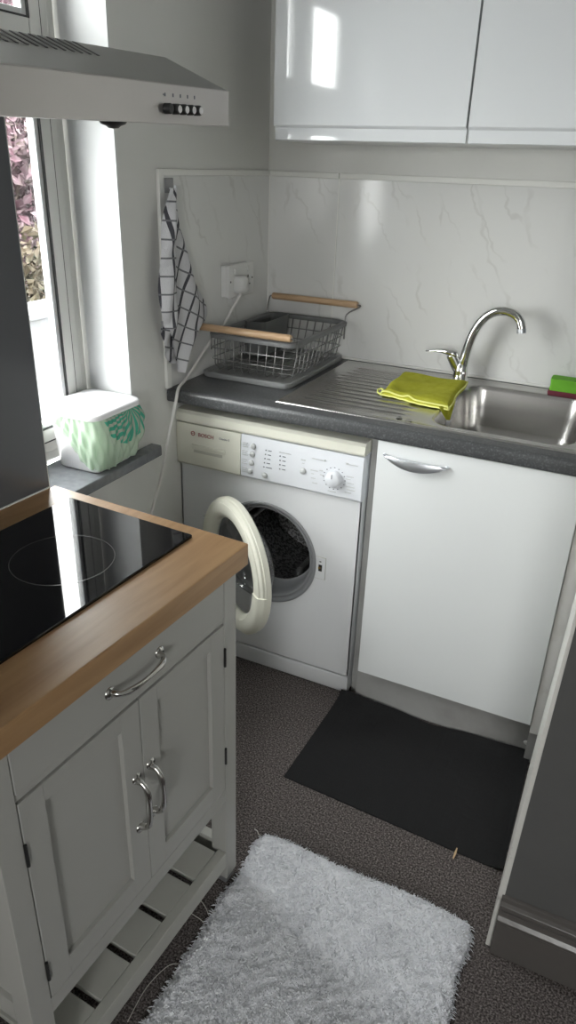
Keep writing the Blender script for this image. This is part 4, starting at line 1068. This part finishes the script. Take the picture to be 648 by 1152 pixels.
tag(o, 'short pale frayed thread at the far left corner of the white rug', 'thread')
th2 = smooth_path([(.603, -1.40, .003), (.585, -1.385, .002), (.560, -1.375, .002), (.548, -1.39, .002), (.560, -1.41, .002), (.590, -1.415, .002), (.605, -1.42, .003)])
o = obj('loose_thread', MB().tube(th2, .0009, 6), 'thread', origin=(.58, -1.4, 0), smooth=True)
tag(o, 'looped pale thread on the carpet under the cart shelf', 'thread')
th3 = smooth_path([(.604, -1.52, .003), (.588, -1.53, .002), (.577, -1.56, .002), (.572, -1.60, .002), (.578, -1.66, .002)])
o = obj('loose_thread', MB().tube(th3, .0009, 6), 'thread', origin=(.58, -1.58, 0), smooth=True)
tag(o, 'long pale thread trailing from the left edge of the rug nearest the viewer', 'thread')
o = obj('wood_splinter', MB().tube([(1.055, -.972, .0075), (1.0545, -.985, .0050), (1.0535, -1.002, .0030)], [.0015, .0028, .0018], 6), 'splinter', origin=(1.054, -.99, 0))
tag(o, 'tiny pale wood splinter at the near edge of the black mat', 'splinter')

# ================================================================== LIGHT
W = bpy.data.worlds.new('overcast'); S.world = W; W.use_nodes = True
bg = W.node_tree.nodes['Background']; nt = W.node_tree
tc = nt.nodes.new('ShaderNodeTexCoord'); sx = nt.nodes.new('ShaderNodeSeparateXYZ'); cr = nt.nodes.new('ShaderNodeValToRGB')
cr.color_ramp.elements[0].position = .40; cr.color_ramp.elements[0].color = (.35, .36, .35, 1); cr.color_ramp.elements[1].position = .52; cr.color_ramp.elements[1].color = (.97, .975, .96, 1)
ad = nt.nodes.new('ShaderNodeMath'); ad.operation = 'MULTIPLY_ADD'; ad.inputs[1].default_value = .5; ad.inputs[2].default_value = .5
nt.links.new(tc.outputs['Generated'], sx.inputs[0]); nt.links.new(sx.outputs['Z'], ad.inputs[0]); nt.links.new(ad.outputs[0], cr.inputs[0]); nt.links.new(cr.outputs[0], bg.inputs[0])
bg.inputs['Strength'].default_value = 19.0
def portal(name, loc, rot, sx_, sy_):
    l = bpy.data.lights.new(name, 'AREA'); l.shape = 'RECTANGLE'; l.size = sx_; l.size_y = sy_; l.cycles.is_portal = True
    o = bpy.data.objects.new(name, l); COL.objects.link(o); o.location = loc; o.rotation_euler = rot
portal('daylight_portal', (-.185, (WY0+WY1)/2, (WZ0+WZ1)/2), (0, -PI/2, 0), WZ1-WZ0, WY1-WY0)
portal('daylight_portal', ((RX0+RX1)/2, YR-.1, (RZ0+RZ1)/2), (PI/2, 0, 0), RX1-RX0, RZ1-RZ0)

for o in [hdv]+list(hdv.children_recursive):      # the hood hangs a touch out of level
    if o.type == 'MESH':
        for v in o.data.vertices:
            wy = v.co.y-1.557; v.co.z += .030*(wy-HY1)
S.view_settings.view_transform = 'Standard'; S.view_settings.look = 'None'; S.view_settings.gamma = 1.0
S.view_settings.use_curve_mapping = False; S.view_settings.exposure = 0.46
try:
    S.cycles.use_denoising = True
    S.cycles.max_bounces = 10; S.cycles.transparent_max_bounces = 16; S.cycles.sample_clamp_indirect = 8
except Exception: pass
